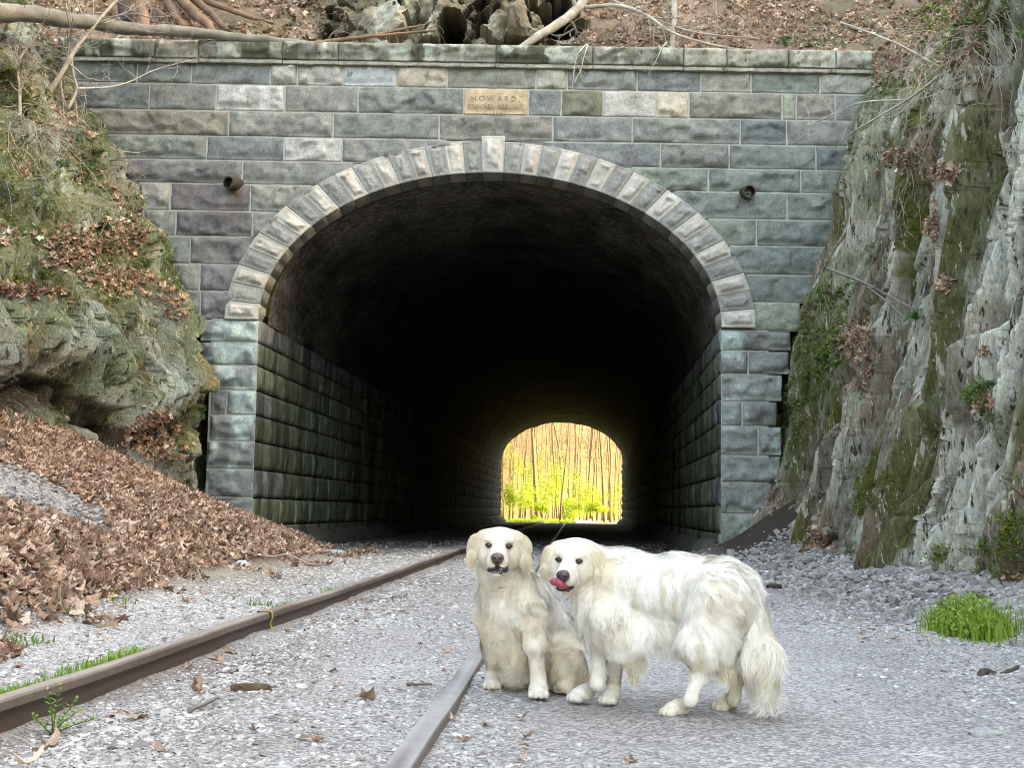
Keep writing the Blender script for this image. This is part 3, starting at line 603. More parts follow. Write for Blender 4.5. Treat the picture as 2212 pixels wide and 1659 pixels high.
# hillside above the coping: leafy soil slope, a rock outcrop with a dark hollow in the middle
xh = np.linspace(-11, 13, 640); zh = np.concatenate([np.linspace(8.55, 11.2, 150), np.linspace(11.3, 16, 60)])
XX, ZZ = np.meshgrid(xh, zh, indexing='ij'); p = np.stack([XX, 0*XX, ZZ], -1)
zc0 = zt0-.05; ux = lambda u: pc(u, 50)[0]*1.1
soilY = D+.35+np.maximum(ZZ-zc0, 0)*1.15+.22*fbm(p*.8, 211, 4)
outc = ss(ux(600), ux(720), XX)*ss(ux(1275), ux(1235), XX)
fco, feo = facet((p+.25*fbm(p*3, 5, 3)[..., None])*np.array([2.2, 1, 1.3]), 221, 1.5)
rocY = D+1.5+.25*np.maximum(ZZ-zc0, 0)+.30*fco+.17*fbm(p*np.array([3.5, 1, 1.8]), 223, 5)+.06*ss(.1, 0, feo)
shelf = ss(zc0+.14+.05*noise(p*2, 1), zc0+.24, ZZ)
def blob(u0, v0, su, sv, pw=1.):
    c = P(u0, v0, 25.5); return np.exp(-(((XX-c[0])/(su/117))**2+((ZZ-c[2])/(sv/117))**2)**pw)
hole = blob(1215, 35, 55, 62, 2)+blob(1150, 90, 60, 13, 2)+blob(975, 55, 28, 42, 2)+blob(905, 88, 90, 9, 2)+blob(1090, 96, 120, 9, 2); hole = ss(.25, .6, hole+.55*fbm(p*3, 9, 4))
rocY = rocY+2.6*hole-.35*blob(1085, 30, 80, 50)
hY = np.where(outc > 0, soilY*(1-outc)+outc*((soilY)*(1-shelf)+shelf*rocY), soilY)
PH = np.stack([XX, hY, ZZ], -1)
CH = rockcol(p, (.17, .12, .085), [((.24, .17, .12), .0, .4, (2, 1, 2), .8), ((.11, .10, .06), .0, .4, (.8, 1, .8), .8)], 231, 1)
CO = rockcol(p, (.22, .20, .15), [((.42, .42, .34), -.1, .25, (2, 1, .8), .8), ((.14, .12, .08), .1, .4, (1, 1, .7), .8)], 241, 1)
CH = mixc(CH, CO, 0) if False else CH*(1-(outc*shelf)[..., None])+CO*(outc*shelf)[..., None]
CH = mixc(CH, (.05, .04, .035), hole*outc*shelf); CH = mixc(CH, (.20, .21, .17), ss(ux(230), ux(120), XX)*.8)  # hollow coloured dark: its shade is painted on
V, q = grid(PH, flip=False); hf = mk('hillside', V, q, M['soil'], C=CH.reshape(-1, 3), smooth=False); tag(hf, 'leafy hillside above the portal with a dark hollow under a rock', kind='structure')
# big terrain around; unseen right hill raised to keep the sun off the cut
hx = axis([(-90, -20, 7), (-20, 16, 1.5), (16, 110, 6)]); hy = axis([(-90, 2.5, 6), (2.5, 30, 1.2), (30, 94, 4)])
XX, YY = np.meshgrid(hx, hy, indexing='ij'); xr_ = 10.5; xl_ = -12.5
zr_ = 11+np.maximum(XX-xr_, 0)*1.3; zr_ = 62*np.tanh(zr_/62); zl_ = 11+np.maximum(xl_-XX, 0)*.45; zl_ = 20*np.tanh(zl_/20)
z_ = np.where(XX > xr_, zr_, np.where(XX < xl_, zl_, -5.)); z_ = np.where(YY < 2.6, np.where((XX > 4.5) & (XX <= xr_), (XX-4.5)*1.9, np.where((XX < -6.5) & (XX >= xl_), (-6.5-XX)*1.8, z_)), z_); z_ = np.where(YY > 27.5, np.maximum(z_, 13+(YY-27.5)*.5*ss(70, 40, YY)), z_)  # side ramps near and behind the camera added against sun leaking under the hill
z_ = np.where(YY > 82, np.minimum(z_, np.maximum(10, 44-(YY-82)*3)), z_)+.8*fbm(np.stack([XX*.15, YY*.15, 0*XX], -1), 251, 3)
hmask = ~((XX > xl_-1.6) & (XX < xr_+.1) & (YY < 27.0) & ((YY > 2.6) | (z_ < -1))); hm = hmask[:-1, :-1] & hmask[1:, :-1] & hmask[1:, 1:] & hmask[:-1, 1:]
V, q = grid(np.stack([XX, YY, z_], -1), hm); hs = mk('hills_with_sun_block', V, q, M['soil'], C=(.14, .12, .07)); tag(hs, kind='structure')
# slopes beyond the far mouth
fx = np.linspace(-60, 90, 90); fy = np.linspace(128, 260, 50); XX, YY = np.meshgrid(fx, fy, indexing='ij')
z_ = -.3+13*ss(128, 200, YY)*(1+.12*np.sin(XX*.13+.9))+1.0*fbm(np.stack([XX*.08, YY*.08, 0*XX], -1), 261, 3)*ss(128, 150, YY)
V, q = grid(np.stack([XX, YY, z_], -1)); mk('far_slope', V, q, M['soil'], C=(.18, .105, .045)); tag(bpy.data.objects['far_slope'], kind='structure')
# ------------------------------------------------------------------ loose things: leaves, gravel, plants, dead wood
def proj(V):
    V = np.asarray(V)-np.array([0, 0, HC]); d = V@_f
    return CX+FPX*(V@_r)/d, CY-FPX*(V@_u)/d, d
SURF = {}
for nm, A in (('R', PR), ('L', PL), ('H', PH)):
    U, Vv, Dd = proj(A.reshape(-1, 3)); n = np.cross(np.gradient(A, axis=0), np.gradient(A, axis=1)).reshape(-1, 3); n /= np.linalg.norm(n, axis=1)[:, None]+1e-9
    cdir = np.array([0, 0, HC])-A.reshape(-1, 3); sg = np.sign((n*cdir).sum(1)); n = n*sg[:, None]; SURF[nm] = (A.reshape(-1, 3), U, Vv, Dd, n)
def hit(nm, u, v, tol=9):
    A, U, Vv, Dd, n = SURF[nm]; m = np.where((np.abs(U-u) < tol) & (np.abs(Vv-v) < tol))[0]
    if not len(m): return hit(nm, u, v, tol*2) if tol < 300 else (P(u, v, 20), np.array([0, -1, 0]))
    k = m[np.argmin(Dd[m])]; return A[k], n[k]
def leaf_tpl(k):
    r = np.random.default_rng(k); n = 14; a = np.linspace(0, 2*np.pi, n, endpoint=False)
    rad = .5*(1+.33*np.cos(a*5+.3)*(r.random()*.6+.7)+.12*r.standard_normal(n)); x, y = rad*np.cos(a), rad*np.sin(a)*(.6+.3*r.random())
    c = r.uniform(-.7, 1.3); d = r.uniform(-.6, .6)
    v = np.stack([x, y, c*(x*x)+d*y*np.abs(x)+.1*r.standard_normal(n)], -1); v = np.concatenate([v, [[0, 0, -.03]]])
    i = np.arange(n); return v, np.stack([i, (i+1) % n, np.full(n, n)], -1)
LT = [leaf_tpl(k) for k in range(12)]; LT3 = np.array([t[0] for t in LT]); LF = LT[0][1]
LC = np.array([(.38, .25, .18), (.29, .18, .125), (.48, .35, .265), (.22, .13, .09), (.42, .28, .195), (.36, .25, .20), (.56, .44, .35), (.17, .11, .08)])
def leaves(pos, nrm, size, spread=.75, dark=1.):
    N = len(pos); n = nrm+spread*RNG.standard_normal((N, 3)); R = rotn(n, RNG.uniform(0, 6.28, N))
    c = LC[RNG.integers(0, len(LC), N)]*RNG.uniform(.75, 1.5, (N, 1))*dark
    return scatter(LT3[RNG.integers(0, 12, N)], LF, pos, R, size, c)
def gnorm(X, Y, e=.05): return np.stack([-(gh(X+e, Y)-gh(X-e, Y))/(2*e), -(gh(X, Y+e)-gh(X, Y-e))/(2*e), np.ones_like(X)], -1)
# leaf bank on the left
N = 90000; X = RNG.uniform(-8, -2.2, N); Y = RNG.uniform(4, 26, N); m = mound(X, Y)
edge = fbm(np.stack([X*2, Y*1.3, 0*X], -1), 301, 3)
keep = (m > .04+.10*edge) & ~((((X+4.6)/.75)**2+((Y-12.8)/1.9)**2 < .8+.5*edge)) & ((Y < 24) | (X > -4.4)) & (RNG.random(N) < ss(-.02, .3, m+.1*edge)+.25) & (Y < 24.6+2*RNG.random(N))
X, Y = X[keep][:36000], Y[keep][:36000]; Z = gh(X, Y)+RNG.uniform(0, .05, len(X))
lv = Acc(); sz = RNG.uniform(.055, .125, len(X)); lv.add(*leaves(np.stack([X, Y, Z], -1), gnorm(X, Y), sz, .55)); tag(lv.build('leaf_litter', M['leaf'], smooth=False), kind='stuff')
# leaves on the hillside above and on ledges of both cliffs
def surf_leaves(nm, n, cond, size, spread=.6, col=1.):
    A, U, Vv, Dd, nr = SURF[nm]; m = np.where(cond(A, U, Vv, nr))[0]; k = RNG.choice(m, n); 
    return leaves(A[k]+nr[k]*RNG.uniform(0, .05, (n, 1))+RNG.uniform(-.03, .03, (n, 3)), nr[k]+np.array([0, 0, .6]), RNG.uniform(size*.6, size*1.3, n), spread, col)
inview = lambda U, Vv: (U > -60) & (U < 2270) & (Vv > -80) & (Vv < 1660)
l2 = Acc(); l2.add(*surf_leaves('H', 9000, lambda A, U, Vv, n: inview(U, Vv) & ((U < 700) | (U > 1255) | (Vv > 88)) & (fbm(A*1.3, 5, 3) > -.35), .10, .6, .95))
tag(l2.build('fallen_leaves', M['leaf'], smooth=False), kind='stuff')
l3 = Acc(); l3.add(*surf_leaves('L', 4600, lambda A, U, Vv, n: inview(U, Vv) & (Vv < 640) & (n[:, 2] > .45) & (fbm(A*.9, 6, 3)+.35*ss(470, 200, Vv)*ss(260, 60, U) > .16), .10))
for (u, v, su, sv, n) in ((330, 940, 60, 45, 420), (255, 590, 70, 22, 200), (290, 500, 60, 40, 140), (370, 640, 45, 50, 120), (60, 620, 60, 14, 200), (160, 530, 60, 40, 300)):
    pts = [hit('L', u+su*RNG.standard_normal()*.5, v+sv*RNG.standard_normal()*.5) for _ in range(n)]
    l3.add(*leaves(np.array([p[0]+p[1]*.02 for p in pts]), np.array([p[1] for p in pts])+np.array([0, -.2, .8]), RNG.uniform(.06, .12, n)))
for (u, v, su, sv, n) in ((1950, 345, 50, 22, 260), (2030, 375, 40, 14, 120), (2010, 490, 18, 26, 90), (1850, 730, 34, 34, 330), (1868, 810, 12, 36, 120), (2040, 620, 12, 14, 60), (2090, 60, 60, 60, 420), (1900, 90, 70, 70, 700), (2050, 130, 30, 20, 160), (2120, 870, 16, 20, 60), (2125, 760, 8, 8, 14), (1665, 1080, 12, 16, 60), (1765, 1180, 30, 30, 120), (2010, 40, 90, 50, 500), (1600, 90, 0, 0, 1), (2180, 1270, 24, 40, 60)):
    pts = [hit('R', u+su*RNG.standard_normal()*.5, v+sv*RNG.standard_normal()*.5) for _ in range(n)]
    l3.add(*leaves(np.array([p[0]+p[1]*.02 for p in pts]), np.array([p[1] for p in pts])+np.array([-.3, -.2, .6]), RNG.uniform(.05, .10, n)))
tag(l3.build('ledge_leaves', M['leaf'], smooth=False), kind='stuff')
# stray leaves on the track bed
def stray(n, xr, yr, seed):
    X = RNG.uniform(*xr, n); Y = RNG.uniform(*yr, n); return X, Y
X, Y = np.concatenate([stray(110, (-3.2, .4), (4.2, 12), 1), stray(50, (-2.2, 3.4), (8, 20), 2), stray(120, (2.2, 3.4), (8, 20), 3)], 1)
ex = [G(297, 1554), G(430, 1500), G(245, 1525), G(90, 1600), G(110, 1590), G(425, 1480), G(790, 1518), G(470, 1410), G(500, 1395), G(60, 1650)]
X = np.concatenate([X, [e[0] for e in ex]]); Y = np.concatenate([Y, [e[1] for e in ex]])
V, F_, C = leaves(np.stack([X, Y, gh(X, Y)+.012], -1), gnorm(X, Y), np.where(np.arange(len(X)) > 279, .085, RNG.uniform(.03, .058, len(X))), .12)
tag(mk('scattered_leaves', V, F_, M['leaf'], None, C, False), kind='stuff')
# gravel and rubble
ico = bpy.data.meshes.new('t'); import bmesh
bm = bmesh.new(); bmesh.ops.create_icosphere(bm, subdivisions=1, radius=1); IV = np.array([v.co for v in bm.verts]); IF = np.array([[v.index for v in f.verts] for f in bm.faces]); bm.free()
def stones(X, Y, s, cols, flat=.5, lift=.1, Z=None, nrm=None):
    N = len(X); T = IV[None]*(1+.28*RNG.standard_normal((N, len(IV), 1)).clip(-1.6, 1.6)); 
    sc = np.stack([s*RNG.uniform(.8, 1.4, N), s*RNG.uniform(.7, 1.1, N), s*RNG.uniform(flat*.6, flat*1.4, N)], -1)
    n = np.array([[0, 0, 1.]])+.25*RNG.standard_normal((N, 3)); R = rotn(n, RNG.uniform(0, 6.28, N))
    z = gh(X, Y) if Z is None else Z
    return scatter(T, IF, np.stack([X, Y, z+sc[:, 2]*lift], -1), R, sc, cols)
GCOL = np.array([(.50, .49, .475), (.45, .44, .425), (.55, .54, .525), (.38, .37, .355), (.48, .455, .43), (.43, .40, .375), (.60, .59, .575), (.27, .25, .235)])
gv = Acc()
def gfield(n, yr, dens, smin, smax, xr, flat=.45, cs=1., power=1.6):
    Y = yr[0]+(yr[1]-yr[0])*RNG.random(n)**power; X = xr[0]+(xr[1]-xr[0])*RNG.random(n)
    k = (np.abs(X) < .39*Y+.3) & (RNG.random(n) < dens(X, Y)); X, Y = X[k], Y[k]
    s = smin*(smax/smin)**(RNG.random(len(X))**1.7)*(1+.02*np.maximum(Y-8, 0)); c = GCOL[RNG.integers(0, 8, len(X))]*RNG.uniform(.75, 1.15, (len(X), 1))*cs
    gv.add(*stones(X, Y, s, c, flat))
def dens(X, Y):
    dl = X-RLX(Y); dr = X-RRX(Y); patch = .5+.8*fbm(np.stack([X*1.3, Y*.8, 0*X], -1), 311, 3)
    d = (.30-.16*ss(.1, .5, X-RRX(Y)))*patch+.75*np.exp(-((dl-.45)/.4)**2)+.8*ss(-.05, -.3, dl)*ss(-2.0, -1.2, dl)+.6*ss(1.5, 2.6, X)+.45*np.exp(-((dr-.12)/.15)**2)+.35*np.exp(-((dr+.2)/.2)**2)
    d = d*(np.abs(dl) > .045)*(np.abs(dr) > .06)*ss(.5, .1, mound(X, Y))*(1-ss(2.7, 3.1, X)*ss(20.5, 22, Y)*.9); return np.clip(d, 0, 1)
gfield(100000, (3.9, 9.5), dens, .0045, .015, (-3.6, 3.4)); gfield(42000, (9, 24), dens, .008, .022, (-3.4, 4.4))
gfield(2600, (4, 12), lambda X, Y: dens(X, Y)*ss(.9, 1.6, np.abs(X-.8)), .014, .030, (-3.2, 3.3), .35)
rub = lambda X, Y: ss(2.8, 3.5, X+.15*np.sin(Y*2))*ss(24, 20, Y)
gfield(5500, (8, 22), rub, .02, .065, (2.0, 4.7), .6, .62, 1.2); gfield(12000, (7, 22), rub, .012, .035, (1.8, 4.7), .6, .95, 1.2)
X = RNG.normal(-4.6, .35, 2600); Y = RNG.normal(12.8, .95, 2600); gv.add(*stones(X, Y, RNG.uniform(.012, .04, 2600), GCOL[RNG.integers(0, 8, 2600)]*.62, .6))
X = RNG.uniform(-3.9, 3.3, 4500); Y = 22+26*RNG.random(4500)**1.5; gv.add(*stones(X+AX*(Y-24), Y, RNG.uniform(.012, .04, 4500), GCOL[RNG.integers(0, 8, 4500)]*(.04+.42*ss(40, 23, Y))[:, None], .6))  # stones in the bore painted darker inward, as if losing daylight
tag(gv.build('gravel', M['gravel'], smooth=False), kind='stuff')
# single rocks one can point to
def rock(name, u, v, size, col, label, z=None, flat=.45, sub=3, mat='lightstone', seed=1, rot=0., Yd=None, shape=(1, 1)):
    c = G(u, v) if Yd is None else P(u, v, Yd)
    if Yd is None:
        for _ in range(12): c = G(u, v, float(gh(c[0], c[1])))
    bm = bmesh.new(); bmesh.ops.create_icosphere(bm, subdivisions=sub, radius=1); V = np.array([x.co for x in bm.verts]); F_ = np.array([[x.index for x in f.verts] for f in bm.faces]); bm.free()
    fa, fe = facet(V*1.3+seed*9, seed, 1.2); V = V*(1+.16*fa+.12*fbm(V*2+seed, seed, 3))[:, None]
    V = np.clip(V, -1, .85); V = V*np.array([size*shape[0], size*.7*shape[1], size*flat]); a = rot; V = V@np.array([[math.cos(a), math.sin(a), 0], [-math.sin(a), math.cos(a), 0], [0, 0, 1]])
    return tag(mk(name, V+c+np.array([0, 0, size*flat*.35]), F_, M[mat], None, np.array(col)*(1+.15*fbm(V*20, seed, 3))[:, None], False, origin=c), label, 'rock')
rock('flat_rock', 540, 1143, .38, (.44, .47, .38), 'large pale flat rock on the leaf bank left of the tunnel mouth', flat=.22, seed=2, rot=-.2)
rock('tan_rock', 684, 1163, .16, (.34, .28, .2), 'small tan rock at the foot of the inner left tunnel wall', flat=.45, seed=3)
rock('pale_slab', 722, 1196, .17, (.50, .55, .58), 'pale bluish slab at the tip of the leaf bank', flat=.3, seed=4)
rock('white_rock', 523, 1224, .07, (.62, .68, .74), 'small whitish rock at the lower edge of the leaves', flat=.8, seed=5)
rock('tilted_rock', 1840, 1225, .14, (.42, .42, .42), 'upright light grey rock leaning on the right rubble', flat=1.1, seed=6)
rock('grey_rock', 1990, 1300, .16, (.5, .52, .53), 'long pale rock lying beside the bright green grass clump', flat=.35, seed=7, rot=.5)
rock('black_rock', 1672, 1270, .09, (.05, .045, .04), 'small black rock just right of the standing dog', flat=.4, seed=8)
rock('brown_rock', 545, 1494, .075, (.13, .09, .06), 'dark driftwood-like rock lying between the two rails', flat=.35, seed=9, shape=(1.2, .5))
rock('corner_rock', 2130, 1590, .06, (.42, .42, .41), 'smooth grey rock in the bottom right gravel', flat=.3, seed=10)
rock('boulder', 1590, 1168, .20, (.32, .33, .30), 'rough boulder at the foot of the right inner wall', flat=.6, seed=12)
# wood and bare branches
def branch(name, pts, r0, r1, col, label, cat='branch', mat='wood', twigs=0, seed=0, bump=.12, n=24, Y=None, parts=None, tl=1., extra=None, tcol=None):
    """pts: (u, v, Y); radii in metres; twigs grow as one child mesh"""
    W_ = np.array([P(*p) for p in pts]); c = spline(W_, n) if len(W_) > 2 else wob(W_[0], W_[1], n, .02, seed)
    c = c+np.stack([fbm(np.stack([np.arange(n)*.3+seed*9, np.full(n, k*5.), np.zeros(n)], -1), seed, 3) for k in range(3)], -1)*r0*.16
    V, F_ = tube(c, np.linspace(r0, r1, n), 10 if r0 > .04 else 6, bump, seed)
    g = fbm(V*np.array([8, 8, 8]), seed, 3)[:, None]; Cc = np.array(col)*(1+.35*g)
    e = empty(name, W_[0], label, cat); mk('stem', V, F_, M[mat], e, Cc)
    if twigs:
        rg = np.random.default_rng(seed+50); a = Acc()
        def grow(p0, d, L, r, dep):
            m = 7; q = [p0]; dd = d.copy()
            for i in range(m): dd = dd+rg.normal(0, .17, 3)+np.array([0, 0, .02]); dd /= np.linalg.norm(dd); q.append(q[-1]+dd*L/m)
            V, F_ = tube(np.array(q), np.linspace(r, r*.35, m+1), 4, cap=False); a.add(V, F_, np.array(tcol or col)*rg.uniform(.7, 1.2))
            if dep > 0:
                for _ in range(rg.integers(2, 4)):
                    i = rg.integers(2, m); nd = dd+rg.normal(0, .6, 3); grow(q[i], nd/np.linalg.norm(nd), L*rg.uniform(.4, .75), r*.6, dep-1)
        for k in range(twigs):
            i = int(n*(.15+.83*rg.random())) if n*(.15+.83*rg.random()) < n-1 else n-2; i = min(i, n-2); T = c[i+1]-c[i]; T /= np.linalg.norm(T)
            d = T*.6+rg.normal(0, .55, 3)*np.array([1, .5, 1]); d /= np.linalg.norm(d); rr = r0+(r1-r0)*i/n
            grow(c[i], d, tl*rg.uniform(.35, 1.), max(.004, rr*.45), 2)
        a.build('twigs', M['twig'], e)
    return e
GR, RD, WH, BR = (.20, .19, .16), (.20, .125, .08), (.36, .33, .275), (.10, .075, .06)
branch('fallen_log', [(-60, 20, 19.6), (130, 40, 21.6), (300, 60, 23.2), (500, 78, 23.8), (700, 99, 23.95)], .15, .065, (.19, .18, .155), 'long grey fallen log lying across the left end of the coping', 'log', n=40, seed=1, bump=.2)
branch('red_branch', [(660, 95, 24.2), (760, 83, 24.3), (940, 64, 24.5)], .05, .02, RD, 'reddish bare branch resting on the coping right of the log', seed=2)
branch('red_branch', [(780, 82, 24.33), (850, 66, 24.5), (920, 52, 24.6)], .035, .015, RD, 'shorter reddish branch fork just above the other reddish branch', seed=22)
branch('broken_post', [(296, -30, 24.9), (306, 20, 24.8), (320, 86, 24.3)], .10, .085, (.26, .165, .11), 'upright reddish cedar post crossing behind the fallen log', 'log', seed=3)
branch('fallen_log', [(340, -40, 25.6), (372, 20, 25.2), (398, 58, 24.8)], .11, .06, (.15, .095, .07), 'leftmost slanting red trunk behind the log', 'log', seed=4)
branch('fallen_log', [(352, -50, 25.7), (415, 20, 25.1), (462, 66, 24.7)], .13, .07, (.19, .12, .08), 'thick middle slanting red trunk behind the log', 'log', seed=5)
branch('fallen_log', [(380, -40, 25.9), (440, 15, 25.3), (492, 64, 24.8)], .10, .05, (.14, .09, .065), 'third slanting trunk behind the log, ending furthest right', 'log', seed=6)
branch('fallen_log', [(400, -20, 26.0), (500, 22, 25.5), (590, 48, 25.2)], .08, .03, RD, 'thin red trunk pointing right above the log', 'log', seed=7)
branch('dead_stump', [(262, -30, 25.6), (275, 48, 25.0)], .13, .12, (.05, .04, .035), 'dark stump of a trunk left of the cedar post', 'log', seed=8)
branch('dead_branch', [(1118, 108, 24.2), (1160, 78, 24.3), (1215, 45, 24.6), (1252, 12, 24.9), (1285, -30, 25.3)], .065, .10, WH, 'thick bleached branch leaning from the coping up past the dark hollow', seed=9, twigs=4)
branch('dead_branch', [(1255, 14, 24.9), (1340, 12, 24.7), (1400, 34, 24.6), (1460, 72, 24.4), (1580, 104, 24.2), (1740, 112, 24.1)], .04, .014, WH, 'long thin bleached branch curving down right along the coping', seed=10, twigs=9)
branch('dead_branch', [(1290, -15, 25.0), (1380, 25, 24.8), (1500, 68, 24.6), (1640, 82, 24.6)], .03, .01, (.36, .32, .26), 'thin bleached branch above the one curving along the coping', seed=11, twigs=8)
branch('sapling', [(1457, -30, 24.8), (1455, 50, 24.7), (1451, 112, 24.5)], .05, .055, (.40, .36, .31), 'upright pale sapling trunk standing on the slope above the coping', 'sapling', seed=12, twigs=4)
branch('bare_shrub', [(78, 242, 21.5), (127, 167, 21.8), (160, 110, 22), (200, 60, 22.2), (262, -10, 22.5)], .045, .026, (.33, .30, .25), 'tall bare leaning stem of the shrub on the top left slope', 'shrub', seed=13, twigs=16, tl=1.3)
branch('bare_shrub', [(147, 236, 21.8), (165, 192, 22), (158, 155, 22.1), (152, 90, 22.2), (160, 10, 22.3)], .03, .012, (.34, .31, .26), 'crooked thin stem of the shrub right of the tall leaning one', 'shrub', seed=14, twigs=14)
branch('bare_shrub', [(43, 250, 20.5), (42, 187, 20.7), (40, 134, 20.8), (90, 60, 21)], .03, .012, (.33, .29, .24), 'leftmost bare thin shrub stem on the top left slope', 'shrub', seed=15, twigs=14)
branch('bare_branch', [(164, 190, 22), (234, 187, 22.6), (284, 174, 23), (334, 150, 23.2), (411, 129, 23.4)], .018, .006, (.42, .39, .33), 'thin pale branch reaching right in front of the top left stones', seed=16, twigs=9)
branch('bare_branch', [(110, 290, 21.5), (170, 270, 22), (240, 318, 22.6), (300, 330, 23)], .016, .006, (.38, .36, .30), 'thin branch drooping over the wall edge below the shrub', seed=17, twigs=9)
branch('bare_branch', [(20, 330, 20.2), (70, 280, 20.6), (120, 300, 21), (160, 345, 21.5), (240, 372, 22.2)], .014, .005, (.36, .33, .27), 'tangled thin branch lying on the left slope below the shrub', seed=18, twigs=12, tl=.8)
branch('bare_branch', [(2120, 88, 19), (2043, 150, 19.5), (1976, 204, 20.3), (1902, 249, 21.3), (1842, 284, 22.2), (1804, 317, 22.8)], .028, .007, (.44, .41, .35), 'long pale branch hanging left from the right cliff toward the wall', seed=19, twigs=6)
branch('bare_branch', [(1960, 214, 20.4), (1862, 220, 21.6), (1796, 247, 22.6), (1752, 267, 23.0), (1709, 272, 23.3)], .014, .005, (.44, .41, .35), 'thinner pale branch forking off over the upper right stones', seed=20, twigs=4)
branch('bare_branch', [(1816, 47, 23), (1926, 88, 21.5), (1996, 124, 20.5), (2043, 150, 19.6)], .02, .009, (.36, .33, .28), 'thin branch slanting down right above the coping end', seed=21, twigs=7)
branch('dead_stick', [(1786, 579, 21.5), (1852, 604, 19.8), (1906, 632, 18.6), (1976, 669, 17), (2036, 706, 16)], .028, .009, (.20, .175, .15), 'dark stick jutting from the rock right of the arch', seed=23, twigs=3, tl=.5)
branch('dead_stick', [(1876, 620, 19.2), (1920, 655, 18), (1956, 688, 17.2)], .016, .006, (.24, .21, .18), 'short fork under the dark stick on the right rock', seed=24)
branch('dark_log', [(1868, 1292, 13.8), (1925, 1254, 14.4)], .055, .04, BR, 'short dark rotten log in the rubble right of the dogs', 'log', seed=25)
branch('dark_log', [(1950, 1240, 14.8), (1992, 1208, 15.2)], .035, .03, BR, 'smaller dark log piece against the right cliff foot', 'log', seed=26)
for (a, b, r, c, l) in (((524, 1497), (598, 1488), .013, (.17, .12, .09), 'weathered stick lying on the gravel between the rails'), ((410, 1545), (480, 1524), .009, (.24, .21, .19), 'thin grey stick near the left rail in the foreground'), ((880, 1484), (930, 1490), .008, (.2, .14, .1), 'tiny brown stick left of the sunken rail'), ((560, 1226), (700, 1234), .012, (.42, .38, .32), 'pale straight stick at the lower edge of the leaves'), ((2120, 1462), (2212, 1440), .018, (.12, .09, .07), 'dark stick in the gravel at the right edge')):
    A_, B_ = G(*a), G(*b); A_[2] = gh(A_[0], A_[1])+.01; B_[2] = gh(B_[0], B_[1])+.012; V, F_ = tube(wob(A_, B_, 12, .04, len(l)), np.linspace(r, r*.6, 12), 6, .25, len(l)); tag(mk('stick', V, F_, M['wood'], None, c, origin=A_), l, 'stick')
# pale root tassels hanging over the coping
for k, (pts, l) in enumerate(((((1268, 94), (1250, 114), (1241, 144), (1236, 196)), 'pale root tassel hanging over the middle of the coping'), (((1270, 96), (1262, 120), (1254, 150), (1240, 178)), 'second pale root beside the hanging root tassel'), (((1440, 90), (1428, 106), (1418, 128), (1410, 142)), 'short pale root hanging over the coping further right'))):
    e = branch('hanging_root', [(u, v, 23.80-.01*k) for u, v in pts], .016, .005, (.50, .48, .40), l, 'root', seed=60+k, twigs=3, tl=.35)
# ---- green plants
def leafblob(acc, c, r, n, size, cols, up=.3):
    d = RNG.standard_normal((n, 3)); d /= np.linalg.norm(d, axis=1)[:, None]; pos = c+d*(RNG.random((n, 1))**.5)*np.array(r)
    tv = np.array([[-.5, 0, 0], [0, -.28, .06], [.5, 0, 0], [0, .28, .06]]); nr = d+np.array([0, -.2, up])+.5*RNG.standard_normal((n, 3))
    c_ = np.array(cols)[RNG.integers(0, len(cols), n)]*RNG.uniform(.7, 1.25, (n, 1))
    acc.add(*scatter(tv, np.array([[0, 1, 2, 3]]), pos, rotn(nr, RNG.uniform(0, 6.28, n)), RNG.uniform(size*.6, size*1.3, n), c_))
def blades(acc, X, Y, Z, h, w, cols, lean=.5):
    n = len(X); a = RNG.uniform(0, 6.28, n); L = RNG.uniform(.1, 1, n)*lean; hh = h*RNG.uniform(.5, 1.1, n)
    dx, dy = np.cos(a), np.sin(a); px, py = -dy, dx; P_ = []
    for t in (0, .35, .7, 1.):
        cx, cy, cz = X+dx*L*hh*t*t, Y+dy*L*hh*t*t, Z+hh*t*(1-.35*L*t); ww = w*(1-t)**.7+.0006
        P_.append(np.stack([np.stack([cx-px*ww, cy-py*ww, cz], -1), np.stack([cx+px*ww, cy+py*ww, cz], -1)], 1))
    V = np.stack(P_, 1).reshape(-1, 3); b = (np.arange(n)*8)[:, None, None]; F_ = (np.array([[0, 1, 3, 2], [2, 3, 5, 4], [4, 5, 7, 6]])[None]+b).reshape(-1, 4)
    acc.add(V, F_, np.repeat(np.array(cols)[RNG.integers(0, len(cols), n)]*RNG.uniform(.7, 1.2, (n, 1)), 8, 0))
GN = [(.13, .22, .05), (.10, .18, .04), (.18, .27, .07), (.08, .14, .04)]; BG = [(.20, .38, .05), (.15, .32, .05), (.27, .44, .08)]
gs = Acc()
for (u0, v0, u1, v1, n) in ((0, 1520, 110, 1475, 260), (120, 1470, 330, 1408, 330), (335, 1412, 330, 1405, 20), (600, 1318, 640, 1300, 60), (685, 1286, 725, 1272, 60), (330, 1415, 200, 1455, 80)):
    for k in range(n):
        t = RNG.random(); p_ = G(u0+(u1-u0)*t, v0+(v1-v0)*t, .06); p_[0] = RLX(p_[1])-.06-.05*abs(RNG.standard_normal()); z = gh(p_[0], p_[1])
        blades(gs, np.array([p_[0]]), np.array([p_[1]]), np.array([z]), .055, .0035, BG, .9)
for (u, v, n, r) in ((135, 1312, 60, .06), (210, 1318, 50, .07), (240, 1312, 40, .05), (405, 1250, 40, .05), (330, 1275, 30, .04), (40, 1395, 40, .05), (430, 1240, 30, .06), (135, 1345, 20, .03), (560, 1310, 20, .03)):
    c = G(u, v)
    for _ in range(10): c = G(u, v, float(gh(c[0], c[1])))
    X = c[0]+r*1.6*RNG.standard_normal(n); Y = c[1]+r*2*RNG.standard_normal(n); blades(gs, X, Y, gh(X, Y), .07, .006, GN+BG, .9)
